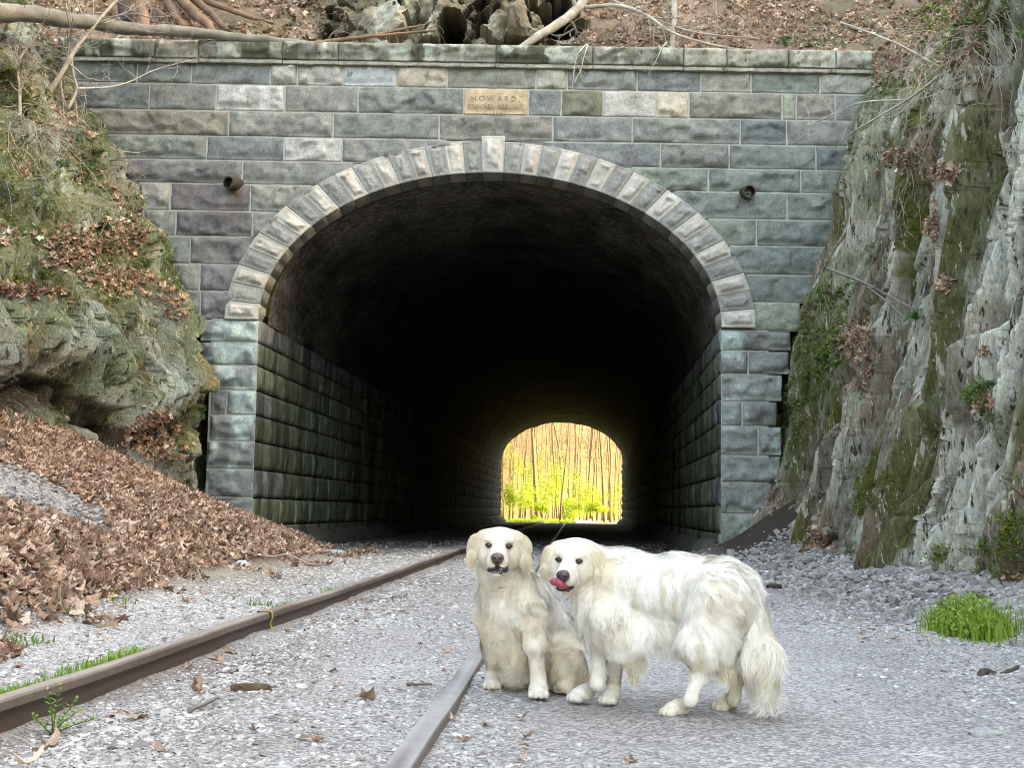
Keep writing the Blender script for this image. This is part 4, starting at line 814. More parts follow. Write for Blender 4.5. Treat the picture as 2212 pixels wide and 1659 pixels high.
tag(gs.build('grass', M['green'], smooth=False), kind='stuff')
c = G(2118, 1380); gc_ = Acc()
for _ in range(10): c = G(2118, 1380, float(gh(c[0], c[1])))
X = c[0]+.04+.09*RNG.standard_normal(1500); Y = c[1]+.30+.28*RNG.standard_normal(1500); blades(gc_, X, Y, gh(X, Y), .20, .0045, [(.26, .42, .06), (.20, .36, .05), (.33, .46, .09)], .95)
leafblob(gc_, c+np.array([.03, .35, .14]), (.20, .30, .13), 1300, .032, [(.26, .42, .06), (.20, .36, .05), (.33, .46, .09)]); leafblob(gc_, c+np.array([.0, .2, .07]), (.22, .36, .12), 2400, .032, [(.26, .42, .06), (.20, .36, .05), (.33, .46, .09)])
tag(gc_.build('grass_clump', M['green'], smooth=False, origin=c), 'bright green grass clump at the foot of the right cliff', 'grass clump')
# weed beside the near rail
w0 = G(88, 1560); w0[0] = RLX(w0[1])+.13; w0[2] = gh(w0[0], w0[1]); wd = empty('weed', w0, 'small leafy green weed growing against the raised rail in the foreground', 'weed'); sa = Acc(); wl_ = Acc()
for k, (dx, dy, h) in enumerate(((.02, 0, .17), (.07, .03, .12), (-.03, .02, .15), (.10, -.02, .09), (-.06, -.03, .07), (.13, .05, .05))):
    p_ = spline([w0, w0+np.array([dx*.4, dy, h*.5]), w0+np.array([dx, dy, h])], 10); V, F_ = tube(p_, np.linspace(.003, .0012, 10), 5); sa.add(V, F_, (.12, .22, .06))
    for j in range(2, 10):
        for s in (-1, 1):
            a = j*2.4+s; d = np.array([math.cos(a)*.9, math.sin(a)*.6, .5]); L = .034*(1-.04*j); n_ = np.cross(d, [0, 0, 1.]); n_ /= np.linalg.norm(n_)
            q_ = p_[j]; wl_.add(np.array([q_, q_+d*L*.5+n_*L*.25, q_+d*L, q_+d*L*.5-n_*L*.25]), np.array([[0, 1, 2, 3]]), np.array(BG[(j+k) % 3])*1.1)
sa.build('stem', M['green'], wd); wl_.build('leaves', M['green'], wd, smooth=False)
# creepers and moss tufts that nobody could count
cv = Acc()
def onrock(nm, u, v, su, sv, n, size, cols, k=26, rr=.07):
    for _ in range(n):
        p_, nn = hit(nm, u+su*RNG.standard_normal()*.5, v+sv*RNG.standard_normal()*.5, 7); leafblob(cv, p_+nn*.02, (rr, rr, rr), k, size, cols, .5)
onrock('R', 1765, 745, 65, 90, 70, .05, GN+BG[:1]); onrock('R', 1735, 830, 50, 60, 50, .045, GN); onrock('R', 1790, 640, 50, 40, 26, .05, GN); onrock('R', 1880, 1060, 50, 70, 24, .03, [(.08, .10, .02), (.12, .14, .03)])
onrock('R', 1712, 900, 24, 60, 30, .04, GN); onrock('R', 2110, 850, 30, 20, 14, .04, BG+GN); onrock('R', 2140, 900, 20, 20, 8, .03, GN); onrock('R', 1920, 185, 40, 30, 22, .04, GN); onrock('R', 2030, 60, 80, 60, 60, .05, GN); onrock('R', 2150, 40, 60, 60, 46, .05, GN); onrock('R', 1990, 30, 60, 40, 26, .05, BG+GN)
onrock('R', 2150, 1200, 60, 60, 34, .03, [(.25, .30, .06), (.14, .20, .05), (.1, .16, .05)], 22, .05); onrock('R', 2180, 1130, 30, 60, 20, .03, [(.25, .30, .06), (.14, .20, .05)], 22, .05); onrock('R', 2025, 1200, 20, 30, 14, .03, [(.28, .30, .06), (.14, .20, .05)], 20, .05); onrock('R', 1830, 1180, 20, 20, 6, .03, GN, 20, .05); onrock('R', 2085, 1290, 24, 30, 12, .03, GN, 20, .04)
onrock('R', 1970, 300, 60, 120, 40, .035, [(.09, .12, .03), (.12, .16, .04)], 20, .06); onrock('R', 2000, 160, 40, 60, 30, .04, GN, 22)
MO = [(.10, .14, .025), (.14, .18, .03), (.07, .10, .02), (.20, .22, .04)]
onrock('L', 90, 600, 100, 20, 60, .025, MO, 34, .07); onrock('L', 20, 400, 60, 90, 50, .03, MO, 30, .07); onrock('L', 230, 620, 70, 40, 30, .03, MO, 24); onrock('L', 330, 690, 60, 30, 20, .03, MO, 22); onrock('L', 150, 400, 110, 120, 70, .035, MO+GN[:1], 22); onrock('L', 300, 480, 70, 90, 50, .035, MO, 22); onrock('L', 60, 170, 80, 70, 50, .04, MO, 26); onrock('L', 250, 640, 60, 60, 30, .03, MO, 22); onrock('L', 390, 560, 40, 70, 40, .03, MO, 20); onrock('L', 180, 350, 40, 20, 16, .05, [(.08, .20, .07)], 24); onrock('L', 150, 870, 90, 30, 14, .03, MO, 18, .05)
onrock('L', 445, 880, 6, 70, 22, .035, GN, 20, .05); onrock('L', 380, 1000, 20, 20, 4, .04, GN, 18, .05); onrock('H', 1760, 85, 90, 20, 26, .05, GN, 22); onrock('H', 500, 60, 40, 15, 8, .05, GN, 20); onrock('H', 870, 92, 30, 5, 8, .04, BG, 16, .04); onrock('H', 1180, 100, 30, 4, 6, .04, BG, 12, .04); onrock('H', 1560, 60, 60, 30, 8, .05, GN, 18)
tag(cv.build('moss_and_creepers', M['green'], smooth=False), kind='stuff')
# dry grass and thin stems tangled on the slopes
dg = Acc()
def tangle(nm, u, v, su, sv, n, L, col, down=.3, r=.004):
    for _ in range(n):
        p_, nn = hit(nm, u+su*RNG.standard_normal()*.5, v+sv*RNG.standard_normal()*.5, 9); d = nn*.5+RNG.normal(0, .6, 3)+np.array([0, 0, -down]); d /= np.linalg.norm(d); l = L*RNG.uniform(.4, 1.2)
        V, F_ = tube(spline([p_, p_+d*l*.5+nn*.06, p_+d*l+RNG.normal(0, .12, 3)*l-np.array([0, 0, .15*l])], 6), [r, r, r*.9, r*.8, r*.6, r*.4], 3, cap=False); dg.add(V, F_, np.array(col)*RNG.uniform(.6, 1.3))
tangle('H', 1640, 60, 240, 45, 260, .7, (.40, .34, .25)); tangle('H', 1350, 60, 90, 40, 60, .6, (.40, .34, .25)); tangle('H', 600, 50, 120, 40, 70, .6, (.36, .30, .22)); tangle('L', 100, 280, 90, 90, 190, .7, (.38, .34, .26)); tangle('L', 260, 420, 70, 90, 90, .5, (.33, .30, .2)); tangle('R', 2000, 110, 110, 90, 260, .8, (.36, .30, .22), .8); tangle('R', 1960, 400, 60, 90, 60, .6, (.30, .25, .17), 1.); tangle('R', 2150, 60, 60, 70, 90, .7, (.36, .32, .24), .6); tangle('R', 1790, 680, 60, 80, 50, .5, (.3, .27, .17), .5); tangle('H', 800, 60, 120, 40, 60, .5, (.34, .28, .2), .8)
tag(dg.build('dry_stems', M['twig'], smooth=False), kind='stuff')
# ferns and small leafy plants on the rocks
def fern(nm, u, v, L, n, label, name='fern', cat='fern', col=(.09, .19, .06)):
    p0, nn = hit(nm, u, v); e = empty(name, p0, label, cat)
    for k in range(n):
        a = Acc(); az = RNG.uniform(-1.3, 1.3); d = nn*.8+np.array([math.sin(az), 0, .5*math.cos(az)+.1]); d /= np.linalg.norm(d); l = L*RNG.uniform(.7, 1.1)
        c = spline([p0, p0+d*l*.55+np.array([0, 0, .05*l]), p0+d*l-np.array([0, 0, .32*l])], 12); V, F_ = tube(c, np.linspace(.004, .0015, 12), 4); a.add(V, F_, np.array(col)*.8)
        s = np.cross(d, [0, 0, 1.]); s /= np.linalg.norm(s)
        for j in range(1, 12):
            w = l*.26*math.sin(.35+j/12*2.6)
            for sg in (-1, 1):
                t = s*sg; q = c[j]; f = (c[min(j+1, 11)]-c[j-1]); f /= np.linalg.norm(f)+1e-9
                a.add(np.array([q, q+t*w*.5+f*l*.045, q+t*w+f*.02*l-np.array([0, 0, .15*w]), q+t*w*.5-f*l*.03]), np.array([[0, 1, 2, 3]]), np.array(col)*RNG.uniform(.8, 1.4))
        a.build('frond', M['green'], e, smooth=False)
for nm, u, v, L, n, l in (('R', 1988, 700, .28, 6, 'fern on the right rock under the dark stick'), ('R', 1840, 610, .3, 6, 'fern on the rock ledge right of the arch springing'), ('R', 1990, 400, .3, 5, 'fern drooping under the upper leaf ledge on the right rock'), ('R', 1770, 780, .34, 8, 'large light fern on the rock beside the right jamb'), ('L', 325, 570, .28, 6, 'fern on the left rock beside the edge of the wall'), ('L', 215, 330, .3, 6, 'dark green fern below the shrub on the left slope'), ('L', 88, 960, .2, 6, 'small leafy plant above the leaf bank at far left'), ('L', 400, 1040, .18, 6, 'small green plant by the foot of the left jamb'), ('L', 235, 910, .2, 5, 'small fern in the recess under the left overhang'), ('R', 2120, 845, .22, 6, 'fern in the notch of the pale lichen rock at right'), ('L', 200, 1010, .15, 4, 'tiny plant poking out of the leaves under the left rock'), ('H', 1690, 92, .3, 5, 'green fern above the right part of the coping')):
    fern(nm, u, v, L, n, l)
# ---- beyond the tunnel: trees and bushes in sunlight
def tree_mesh(seed, H=15, r=.14):
    rg = np.random.default_rng(seed); a = Acc(); cr_ = Acc(); pts = [np.zeros(3)]; d = np.array([rg.normal(0, .04), rg.normal(0, .04), 1.])
    for i in range(14): d = d+rg.normal(0, .035, 3)*np.array([1, 1, 0]); d /= np.linalg.norm(d); pts.append(pts[-1]+d*H/14)
    pts = np.array(pts); rd = r*(1-np.linspace(0, .8, 15)); V, F_ = tube(pts, rd, 7, .1, seed)
    a.add(V, F_, (.13, .095, .06)); 
    def grow(p0, d, L, r, dep):
        q = [p0]; dd = d
        for i in range(6): dd = dd+rg.normal(0, .2, 3)+np.array([0, 0, .05]); dd /= np.linalg.norm(dd); q.append(q[-1]+dd*L/6)
        V, F_ = tube(np.array(q), np.linspace(r, r*.3, 7), 4, cap=False); cr_.add(V, F_, (.15, .11, .065))
        if dep:
            for _ in range(3): i = rg.integers(2, 7); nd = dd+rg.normal(0, .7, 3); grow(q[i], nd/np.linalg.norm(nd), L*.55, r*.55, dep-1)
    for k in range(16):
        i = rg.integers(3, 14); ang = rg.uniform(0, 6.28); grow(pts[i], np.array([math.cos(ang), math.sin(ang), rg.uniform(.2, 1.2)])/1.4, rg.uniform(1.2, 3.2)*(1-.03*i), rd[i]*.38, 2)
    return a, cr_
protos = []
for k in range(6):
    c0 = (4.+k*.5, 130+k*3, -.3); e = empty('bare_tree', c0, 'slender bare tree standing in the sunlit wood beyond the far tunnel mouth', 'tree', 'bare trees beyond the far mouth')
    a, cr_ = tree_mesh(400+k, 14+k*.7, (.055, .075, .10, .05, .07, .12)[k])
    for acc, nm in ((a, 'trunk'), (cr_, 'crown')): acc.V = [v+np.array(c0) for v in acc.V]; acc.build(nm, M['wood'], e)
    protos.append(e)
def dup(root, loc, rz, sc, label=None):
    r = root.copy(); COL.objects.link(r); r.location = loc; r.rotation_euler = (0, 0, rz); r.scale = (sc, sc, sc)
    if label: r['label'] = label
    for ch in list(root.children): c = ch.copy(); COL.objects.link(c); c.parent = r
    return r
def fz(x, y): return float(-.3+13*(lambda t: t*t*(3-2*t))(min(max((y-128)/72, 0), 1)))
spots = []
for k in range(96):
    Y_ = 104+66*((k*.618) % 1)**.9; ang = -.014+.108*((k*.754877+.13) % 1); spots.append((ang*Y_, Y_))
for k, (x, y) in enumerate(spots):
    if abs(x-(5.6+.02*(y-92))) < 1.4 and y < 118: continue
    z = max(0., fz(x, y))-.1 if y > 128 else 0.
    pr_ = protos[k % 6]; dup(pr_, (x, y, z), k*1.7, .8+.5*((k*.37) % 1))
for k, e in enumerate(protos): e.location = ((.002+.016*k)*(112+k*6), 112+k*6., fz(0, 112+k*6)+.1 if 112+k*6 > 128 else 0)
YG = [(.24, .34, .03), (.30, .38, .04), (.17, .28, .03)]
def bush(u, v, Y, r, n, label, cols=YG, h=1.):
    c = P(u, v, Y); c[2] = max(c[2], r*h*.6); e = empty('bush', (c[0], c[1], 0), label, 'bush'); a = Acc(); rg = np.random.default_rng(int(u))
    for k in range(9):
        o = rg.normal(0, .45, 3)*r*np.array([1, 1, h]); leafblob(a, c+o, (r*.55, r*.55, r*.5*h), n//5, .15, cols)
    a.build('foliage', M['green'], e, smooth=False)
    V, F_ = tube(wob([c[0], c[1], 0], c, 8, .05, 1), np.linspace(.05, .02, 8), 5); mk('stem', V, F_, M['wood'], e, (.1, .08, .05))
for u, v, Y, r, n, l, h in ((1238, 1092, 106, 1.2, 900, 'wide low bush along the middle bottom of the far mouth', .7), (1290, 1098, 103, .8, 700, 'low bush at the right of the path beyond the tunnel', .7), (1130, 1040, 118, 1.8, 1300, 'tall leafy bush at the left behind the low bush', 1.7), (1135, 1078, 104, 1.3, 900, 'low yellow-green bush at the left side of the far mouth', 1), (1180, 1050, 112, 1.7, 1200, 'tall yellow-green bush left of centre beyond the tunnel', 1.5), (1166, 1095, 100, .9, 600, 'small bush in front of the tall yellow-green bush', .8), (1222, 1085, 110, 1.0, 600, 'bright green bush at the centre beyond the tunnel', 1), (1262, 1065, 118, 1.3, 900, 'green bush right of centre beyond the tunnel', 1.5), (1300, 1080, 120, 1.0, 600, 'small green bush near the right side of the far mouth', 1), (1100, 1080, 96.5, .8, 500, 'leafy plant right against the left side of the far mouth', 1.5), (1340, 1075, 112, 1., 400, 'pale bush at the right edge of the far mouth', 1.6), (1205, 1040, 124, 1.5, 700, 'distant bush behind the tall yellow-green one', 1.3)):
    bush(u, v, Y, r, n, l, h=h)
g2 = Acc(); X = RNG.uniform(-2, 4.4, 9000); Y = RNG.uniform(93, 124, 9000); blades(g2, X, Y, 0*X, .22, .02, YG, .8); tag(g2.build('sunlit_grass', M['green'], smooth=False), kind='stuff')
# ------------------------------------------------------------------ the two dogs: one implicit surface each, then fur combed over it
def nets(f, lo, hi, h):
    """naive surface nets of f(points)=0"""
    lo = np.asarray(lo, float); n = np.ceil((np.asarray(hi)-lo)/h).astype(int)+1
    g = np.stack(np.meshgrid(*[lo[i]+h*np.arange(n[i]) for i in range(3)], indexing='ij'), -1)
    v = np.concatenate([f(g[i:i+12].reshape(-1, 3)).reshape(-1, n[1], n[2]) for i in range(0, n[0], 12)])
    m = v < 0; acc = np.zeros(tuple(n-1)+(3,)); cnt = np.zeros(tuple(n-1))
    cor = [(a, b, c) for a in (0, 1) for b in (0, 1) for c in (0, 1)]
    def sub(a, o): return a[o[0]:n[0]-1+o[0], o[1]:n[1]-1+o[1], o[2]:n[2]-1+o[2]]
    for i, p_ in enumerate(cor):
        for q_ in cor[i+1:]:
            if sum(abs(p_[k]-q_[k]) for k in range(3)) != 1: continue
            va, vb = sub(v, p_), sub(v, q_); x = (va < 0) != (vb < 0); t = np.where(x, va/np.where(x, va-vb, 1), 0)[..., None]
            acc += np.where(x[..., None], np.array(p_)*(1-t)+np.array(q_)*t, 0); cnt += x
    act = cnt > 0; idx = -np.ones(act.shape, int); idx[act] = np.arange(act.sum()); ii = np.argwhere(act)
    V = lo+h*(ii+acc[act]/cnt[act][:, None]); Fq = []
    for ax in range(3):
        b, c = (ax+1) % 3, (ax+2) % 3; sl = [slice(1, n[k]-1) for k in range(3)]; sl[ax] = slice(0, n[ax]-1); sh = list(sl); sh[ax] = slice(1, n[ax])
        a0, a1 = m[tuple(sl)], m[tuple(sh)]; e = np.argwhere(a0 != a1); off = np.array([s.start for s in sl]); e = e+off; fl = m[e[:, 0], e[:, 1], e[:, 2]]
        q = []
        for db, dc in ((0, 0), (-1, 0), (-1, -1), (0, -1)): k = e.copy(); k[:, b] += db; k[:, c] += dc; q.append(idx[k[:, 0], k[:, 1], k[:, 2]])
        q = np.stack(q, 1); q[~fl] = q[~fl][:, ::-1]; Fq.append(q)
    return V, np.concatenate(Fq)
def hframe(yaw, pit, roll=0.):
    f = np.array([-math.sin(yaw)*math.cos(pit), -math.cos(yaw)*math.cos(pit), -math.sin(pit)]); r = np.array([math.cos(yaw), -math.sin(yaw), 0]); b = -f; u = np.cross(r, b)
    r2 = r*math.cos(roll)+u*math.sin(roll); u2 = -r*math.sin(roll)+u*math.cos(roll)
    return np.stack([r2, b, u2], 1)       # columns: right, back, up
def cap(a, b, r0, r1, k=.03, L=.03, fl=(0, 0, -1), c=0, sq=(1, 1, 1)): return ('c', np.array(a, float), np.array(b, float), r0, r1, k, L, np.array(fl, float), c, np.array(sq, float))
def ell(c0, r, k=.03, L=.03, fl=(0, 0, -1), c=0, R=None): return ('e', np.array(c0, float), np.array(r, float), np.eye(3) if R is None else R, None, k, L, np.array(fl, float), c, None)
def pd(pr, p):
    if pr[0] == 'c':
        a, b, r0, r1, sq = pr[1], pr[2], pr[3], pr[4], pr[9]; ab = (b-a)*sq; q = (p-a)*sq; t = np.clip(q@ab/(ab@ab), 0, 1)
        return np.linalg.norm(q-t[:, None]*ab, axis=1)-(r0+(r1-r0)*t)
    q = (p-pr[1])@pr[3]; k0 = np.linalg.norm(q/pr[2], axis=1); k1 = np.linalg.norm(q/pr[2]**2, axis=1)+1e-9; return k0*(k0-1)/k1
def sdf_all(prims, carve=()):
    def f(p):
        d = None
        for pr in prims:
            e = pd(pr, p)
            if d is None: d = e; continue
            k = pr[5]; h = np.clip(.5+.5*(d-e)/k, 0, 1); d = d*(1-h)+e*h-k*h*(1-h)
        for pr in carve:
            e = -pd(pr, p); k = pr[5]; h = np.clip(.5-.5*(d-e)/k, 0, 1); d = d*(1-h)+e*h+k*h*(1-h)
        return d
    return f
def head_prims(o, Rm, s, c, jaw=0.):
    W_ = lambda x, y, z: o+Rm@(np.array([x, y, z])*s)
    bk = Rm@np.array([0, .9, .35]); dn = Rm@np.array([0, .5, -1.]); sd = lambda g: Rm@np.array([g*.6, .8, -.1])
    E = lambda c0, r, k=.03, L=.012, fl=bk, R=None, cc=c: ell(W_(*c0), np.array(r)*s, k*s, L, fl, cc, Rm if R is None else R)
    C_ = lambda a, b, r0, r1, k=.03, L=.009, fl=bk, cc=c: cap(W_(*a), W_(*b), r0*s, r1*s, k*s, L, fl, cc)
    pr = [E((0, .03, .000), (.076, .092, .062), L=.016), E((0, -.03, .002), (.062, .055, .048)), E((.030, -.058, .015), (.026, .026, .012), .012), E((-.030, -.058, .015), (.026, .026, .012), .012),
          C_((0, -.055, -.030), (0, -.145, -.048), .040, .028, .025), E((0, -.115, -.060), (.041, .044, .028), .02), C_((.022, -.095, -.072), (.019, -.146, -.068), .022, .020, .010), C_((-.022, -.095, -.072), (-.019, -.146, -.068), .022, .020, .010),
          C_((0, -.02, -.085), (0, -.125, -.106-jaw), .042, .020, .02, .015), E((.050, -.012, -.045), (.040, .055, .050), .03, .022, sd(1), cc=c+.16), E((-.050, -.012, -.045), (.040, .055, .050), .03, .022, sd(-1), cc=c+.16),
          C_((0, .04, -.04), (0, .09, -.10), .070, .082, .05, .03, dn)]
    for g in (-1, 1):
        a, b = .62*g, .20*g; Rz = np.array([[math.cos(a), -math.sin(a), 0], [math.sin(a), math.cos(a), 0], [0, 0, 1.]]); Ry = np.array([[math.cos(b), 0, -math.sin(b)], [0, 1, 0], [math.sin(b), 0, math.cos(b)]]); Re = Rm@Rz@Ry
        pr.append(E((g*.062, .012, .022), (.036, .032, .026), .03, .012, dn+Rm@np.array([g*1.0, 0, 0]), Re, c+.20)); pr.append(E((g*.101, -.012, -.016), (.037, .0125, .054), .003, .012, dn, Re, c+.55)); pr.append(E((g*.109, -.016, -.056), (.024, .010, .036), .003, .030, dn, Re, c+.72))
    carve = [E((g*.040, -.083, -.004), (.0125, .010, .007), .012) for g in (-1, 1)]
    return pr, carve, W_
def build_dog(name, label, prims, carve, lo, hi, eyes, bald, origin, cols, nstr, seed, wave=.35, h=.0075, rootdark=.74, cvar=.17, lockc=.7):
    F_ = sdf_all(prims, carve); V, Q = nets(F_, lo, hi, h)
    def grad(p, e=.004):
        g = np.stack([F_(p+np.eye(3)[i]*e)-F_(p-np.eye(3)[i]*e) for i in range(3)], -1); return g/(np.linalg.norm(g, axis=1)[:, None]+1e-9)
    e = empty(name, origin, label, 'dog')
    def attrs(p):
        w = np.stack([np.exp(-np.clip(pd(pr, p), -.02, 1)/.012) for pr in prims], 1)+1e-12; w /= w.sum(1)[:, None]
        return w@np.array([pr[6] for pr in prims]), w@np.stack([pr[7]/np.linalg.norm(pr[7]) for pr in prims]), w@np.array([float(pr[8]) for pr in prims])
    def colour(p, cw):
        n_ = .5+.5*fbm(p*9, seed, 3); t = np.clip(cw+.06+.30*(n_-.5), 0, 1); return mixc(mixc(np.broadcast_to(cols[0], p.shape), cols[1], ss(0, .5, t)), cols[2], ss(.5, 1., t))
    L0, fl0, cw0 = attrs(V); C = colour(V, cw0+.15)*.80
    for c_, r_, dk in bald: C = mixc(C, dk, ss(r_*1.15, r_*.8, np.linalg.norm(V-c_, axis=1)))
    mk('body', V, Q, M['skin'], e, C)
    # fur
    rg = np.random.default_rng(seed); T = np.concatenate([Q[:, :3], Q[:, [0, 2, 3]]]); A = V[T]; ar = np.linalg.norm(np.cross(A[:, 1]-A[:, 0], A[:, 2]-A[:, 0]), axis=1); ar *= 1+2.2*np.clip((.035-L0[T[:, 0]])/.02, 0, 1)
    k = rg.choice(len(T), nstr, p=ar/ar.sum()); a, b = rg.random((2, nstr)); s_ = a+b > 1; a[s_], b[s_] = 1-a[s_], 1-b[s_]; p = A[k, 0]+a[:, None]*(A[k, 1]-A[k, 0])+b[:, None]*(A[k, 2]-A[k, 0])
    keep = p[:, 2] > .008
    for c_, r_, dk in bald: keep &= np.linalg.norm(p-c_, axis=1) > r_
    p = p[keep]; nrm = grad(p); L, fl, cw = attrs(p); N = len(p)
    nv = lambda fr, s: np.stack([noise(p*fr+s*11+i*31, seed+s+i) for i in range(3)], -1)
    dirn = fl+wave*1.4*nv(9, 1)*ss(.02, .05, L)[:, None]+wave*1.5*nv(34, 2)+.10*rg.standard_normal((N, 3)); dirn -= nrm*(dirn*nrm).sum(1)[:, None]; dirn /= np.linalg.norm(dirn, axis=1)[:, None]+1e-9
    side = np.cross(dirn, nrm); L = L*rg.uniform(.65, 1.25, N)*(1+.35*noise(p*25, seed+9)); cs = .026; cell = np.floor(p/cs+.4*nv(20, 6)); hid = [hsh(cell[:, 0].astype(int), cell[:, 1].astype(int), cell[:, 2].astype(int), 90+i) for i in range(4)]; cen = (cell+.5+.5*(np.stack(hid[:3], -1)-.5))*cs; pull = cen-p; pull -= nrm*(pull*nrm).sum(1)[:, None]; pull *= ss(.022, .05, L)[:, None]*.75; w = (.0014+.012*np.clip(L, 0, .09))*rg.uniform(.6, 1.3, N)
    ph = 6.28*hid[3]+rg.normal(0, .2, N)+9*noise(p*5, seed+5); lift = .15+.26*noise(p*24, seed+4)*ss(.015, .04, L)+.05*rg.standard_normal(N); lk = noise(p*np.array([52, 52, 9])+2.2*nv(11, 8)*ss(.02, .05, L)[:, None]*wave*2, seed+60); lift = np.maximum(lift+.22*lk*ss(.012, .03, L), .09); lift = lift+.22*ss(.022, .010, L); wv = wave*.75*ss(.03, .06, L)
    m = 6; rows_ = []
    for j in range(m):
        t = j/(m-1.); q = p-nrm*.001+dirn*(L*t)[:, None]+nrm*(L*lift*(t-.55*t*t))[:, None]+side*(L*wv*np.sin(ph+t*6.0)*t)[:, None]+pull*t**1.3+(np.array([0, 0, -1.])+nrm*nrm[:, 2:3])*(.22*L*t*t)[:, None]
        q[:, 2] = np.maximum(q[:, 2], .004+.003*rg.random(N)); ww = (w*(1-t**1.8)+.0003)[:, None]; rows_.append(np.stack([q-side*ww*.5, q+side*ww*.5], 1))
    Vs = np.stack(rows_, 1).reshape(-1, 3); b_ = (np.arange(N)*2*m)[:, None, None]; fq = (np.array([[2*j, 2*j+1, 2*j+3, 2*j+2] for j in range(m-1)])[None]+b_).reshape(-1, 4)
    nz_ = noise(p*np.array([34, 34, 14]), seed+7); cc = colour(p, cw+.12*nz_*ss(.02, .05, L)-lockc*.40*np.minimum(lk+.12, 0.25)*ss(.008, .025, L)+0)*(1+.10*noise(p*np.array([75, 75, 40]), seed+31)*ss(.03, .015, L)+(.10+cvar*ss(.02, .05, L))*nz_+.10*(hid[3]-.5)*ss(.02, .05, L)+lockc*.30*np.clip(lk, -.6, .3)*ss(.008, .03, L))[:, None]*rg.uniform(.80, 1.1, (N, 1)); cc = np.repeat(cc[:, None], 2*m, 1)*(np.repeat(np.linspace(rootdark, 1.06, m), 2)[None, :, None])  # lock valleys: cream undercoat tint plus coat occlusion darkened into the colour
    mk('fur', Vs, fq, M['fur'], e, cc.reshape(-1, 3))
    return e
def sph(name, c, r, mat, col, par, R=None, sub=3, nz=0):
    bm = bmesh.new(); bmesh.ops.create_icosphere(bm, subdivisions=sub, radius=1); V = np.array([x.co for x in bm.verts]); F_ = np.array([[x.index for x in f.verts] for f in bm.faces]); bm.free()
    V = V*np.array(r if np.ndim(r) else (r, r, r)); V = V@(np.eye(3) if R is None else R).T+c; return mk(name, V, F_, M[mat], par, col)
def face(e, W_, Rm, s, nosecol, eyez=-.004):
    for g in (-1, 1):
        ey = sph('eye', W_(g*.040, -.0775, eyez), np.array([.0135, .0085, .0095])*s, 'eye', (.022, .012, .007), e, Rm)
        # dark eyelid rim
        a = np.linspace(0, 2*np.pi, 20, endpoint=False); rim = np.array([W_(g*.040+.0138*math.cos(x), -.0845+abs(math.cos(x))*.006, eyez+(.0066 if math.sin(x) > 0 else .0080)*math.sin(x)+.0015*g*math.cos(x)) for x in a]); rim = np.concatenate([rim, rim[:1]])
        V, F_ = tube(rim, .0024*s, 6, cap=False); mk('eyelid', V, F_, M['nose'], e, (.05, .035, .03))
    f = sdf_all([ell(W_(0, -.174, -.045), np.array([.027, .014, .018])*s, .008, R=Rm), ell(W_(0, -.166, -.058), np.array([.013, .015, .018])*s, .012, R=Rm), ell(W_(0, -.164, -.036), np.array([.021, .017, .011])*s, .01, R=Rm)],
                [ell(W_(g*.013, -.187, -.048), np.array([.0055, .009, .0045])*s, .003, R=Rm) for g in (-1, 1)]+[ell(W_(0, -.189, -.056), np.array([.0012, .006, .014])*s, .003, R=Rm)])
    c = W_(0, -.17, -.05); V, Q = nets(f, c-.045, c+.045, .0016); loc = (V-W_(0, 0, 0))@Rm/s
    C = mixc(np.broadcast_to(nosecol, V.shape), (.03, .02, .02), np.clip(sum(np.exp(-((loc[:, 0]-g*.012)/.006)**2-((loc[:, 2]+.048)/.006)**2) for g in (-1, 1))+ss(-.052, -.063, loc[:, 2]), 0, 1)); mk('nose', V, Q, M['nose'], e, C)
def paw(u, v, dirx, diry, w=.034, l=.05, hgt=.029, L=.008, c=0., lead=(0, 0)):
    """paw resting on the ground whose front bottom edge shows at (u, v)"""
    g = G(u, v); d = np.array([dirx, diry, 0.]); d /= np.linalg.norm(d); s = np.array([-d[1], d[0], 0]); g = g-d*.03; o = [ell(g+np.array([0, 0, hgt]), np.array([w, l, hgt]), .02, L, d*.3+np.array([0, 0, -1.]), c, R=np.stack([s, d, [0, 0, 1.]], 1))]
    for t, q in ((-.9, -.004), (-.32, .008), (.32, .008), (.9, -.004)): o.append(ell(g+s*t*w*.88+d*(l*.72+q)+np.array([0, 0, .017]), np.array([.0125, .021, .0175]), .0035, .005, d+np.array([0, 0, -.6]), c, R=np.stack([s, d, [0, 0, 1.]], 1)))
    return o, g+np.array([0, 0, hgt+.012])-d*.012
WHITE, CREAM, TANC = np.array((.98, .95, .88)), np.array((.90, .81, .65)), np.array((.68, .54, .36))
# ---- sitting dog
YA = 5.72; hA = P(1079.5, 1174, YA); RA = hframe(math.radians(2), math.radians(3), math.radians(-2)); sA = 1.0
pr, cv_, WA = head_prims(hA, RA, sA, .14, jaw=.006)
Q_ = lambda u, v, Y: P(u, v, Y)
dn = (0, -.1, -1)
body = [cap(Q_(1087, 1240, 5.84), Q_(1100, 1300, 5.90), .098, .120, .05, .05, (0, -.25, -1), .34), ell(Q_(1098, 1300, 5.85), (.118, .10, .13), .05, .075, (0, -.2, -1), .22),
        cap(Q_(1108, 1300, 5.95), Q_(1188, 1415, 6.20), .118, .135, .06, .05, (.45, .25, -1), .0), ell(Q_(1100, 1370, 5.88), (.10, .085, .12), .05, .07, (0, -.2, -1), .30),
        cap(Q_(1140, 1290, 5.95), Q_(1215, 1390, 6.15), .085, .10, .05, .045, (.45, .2, -1), .05)]
pR, aR = paw(1163, 1510, 0, -1, w=.040, l=.052, c=.08); pL, aL = paw(1063, 1491, -.15, -1, w=.039, c=.2)
body += pR+pL
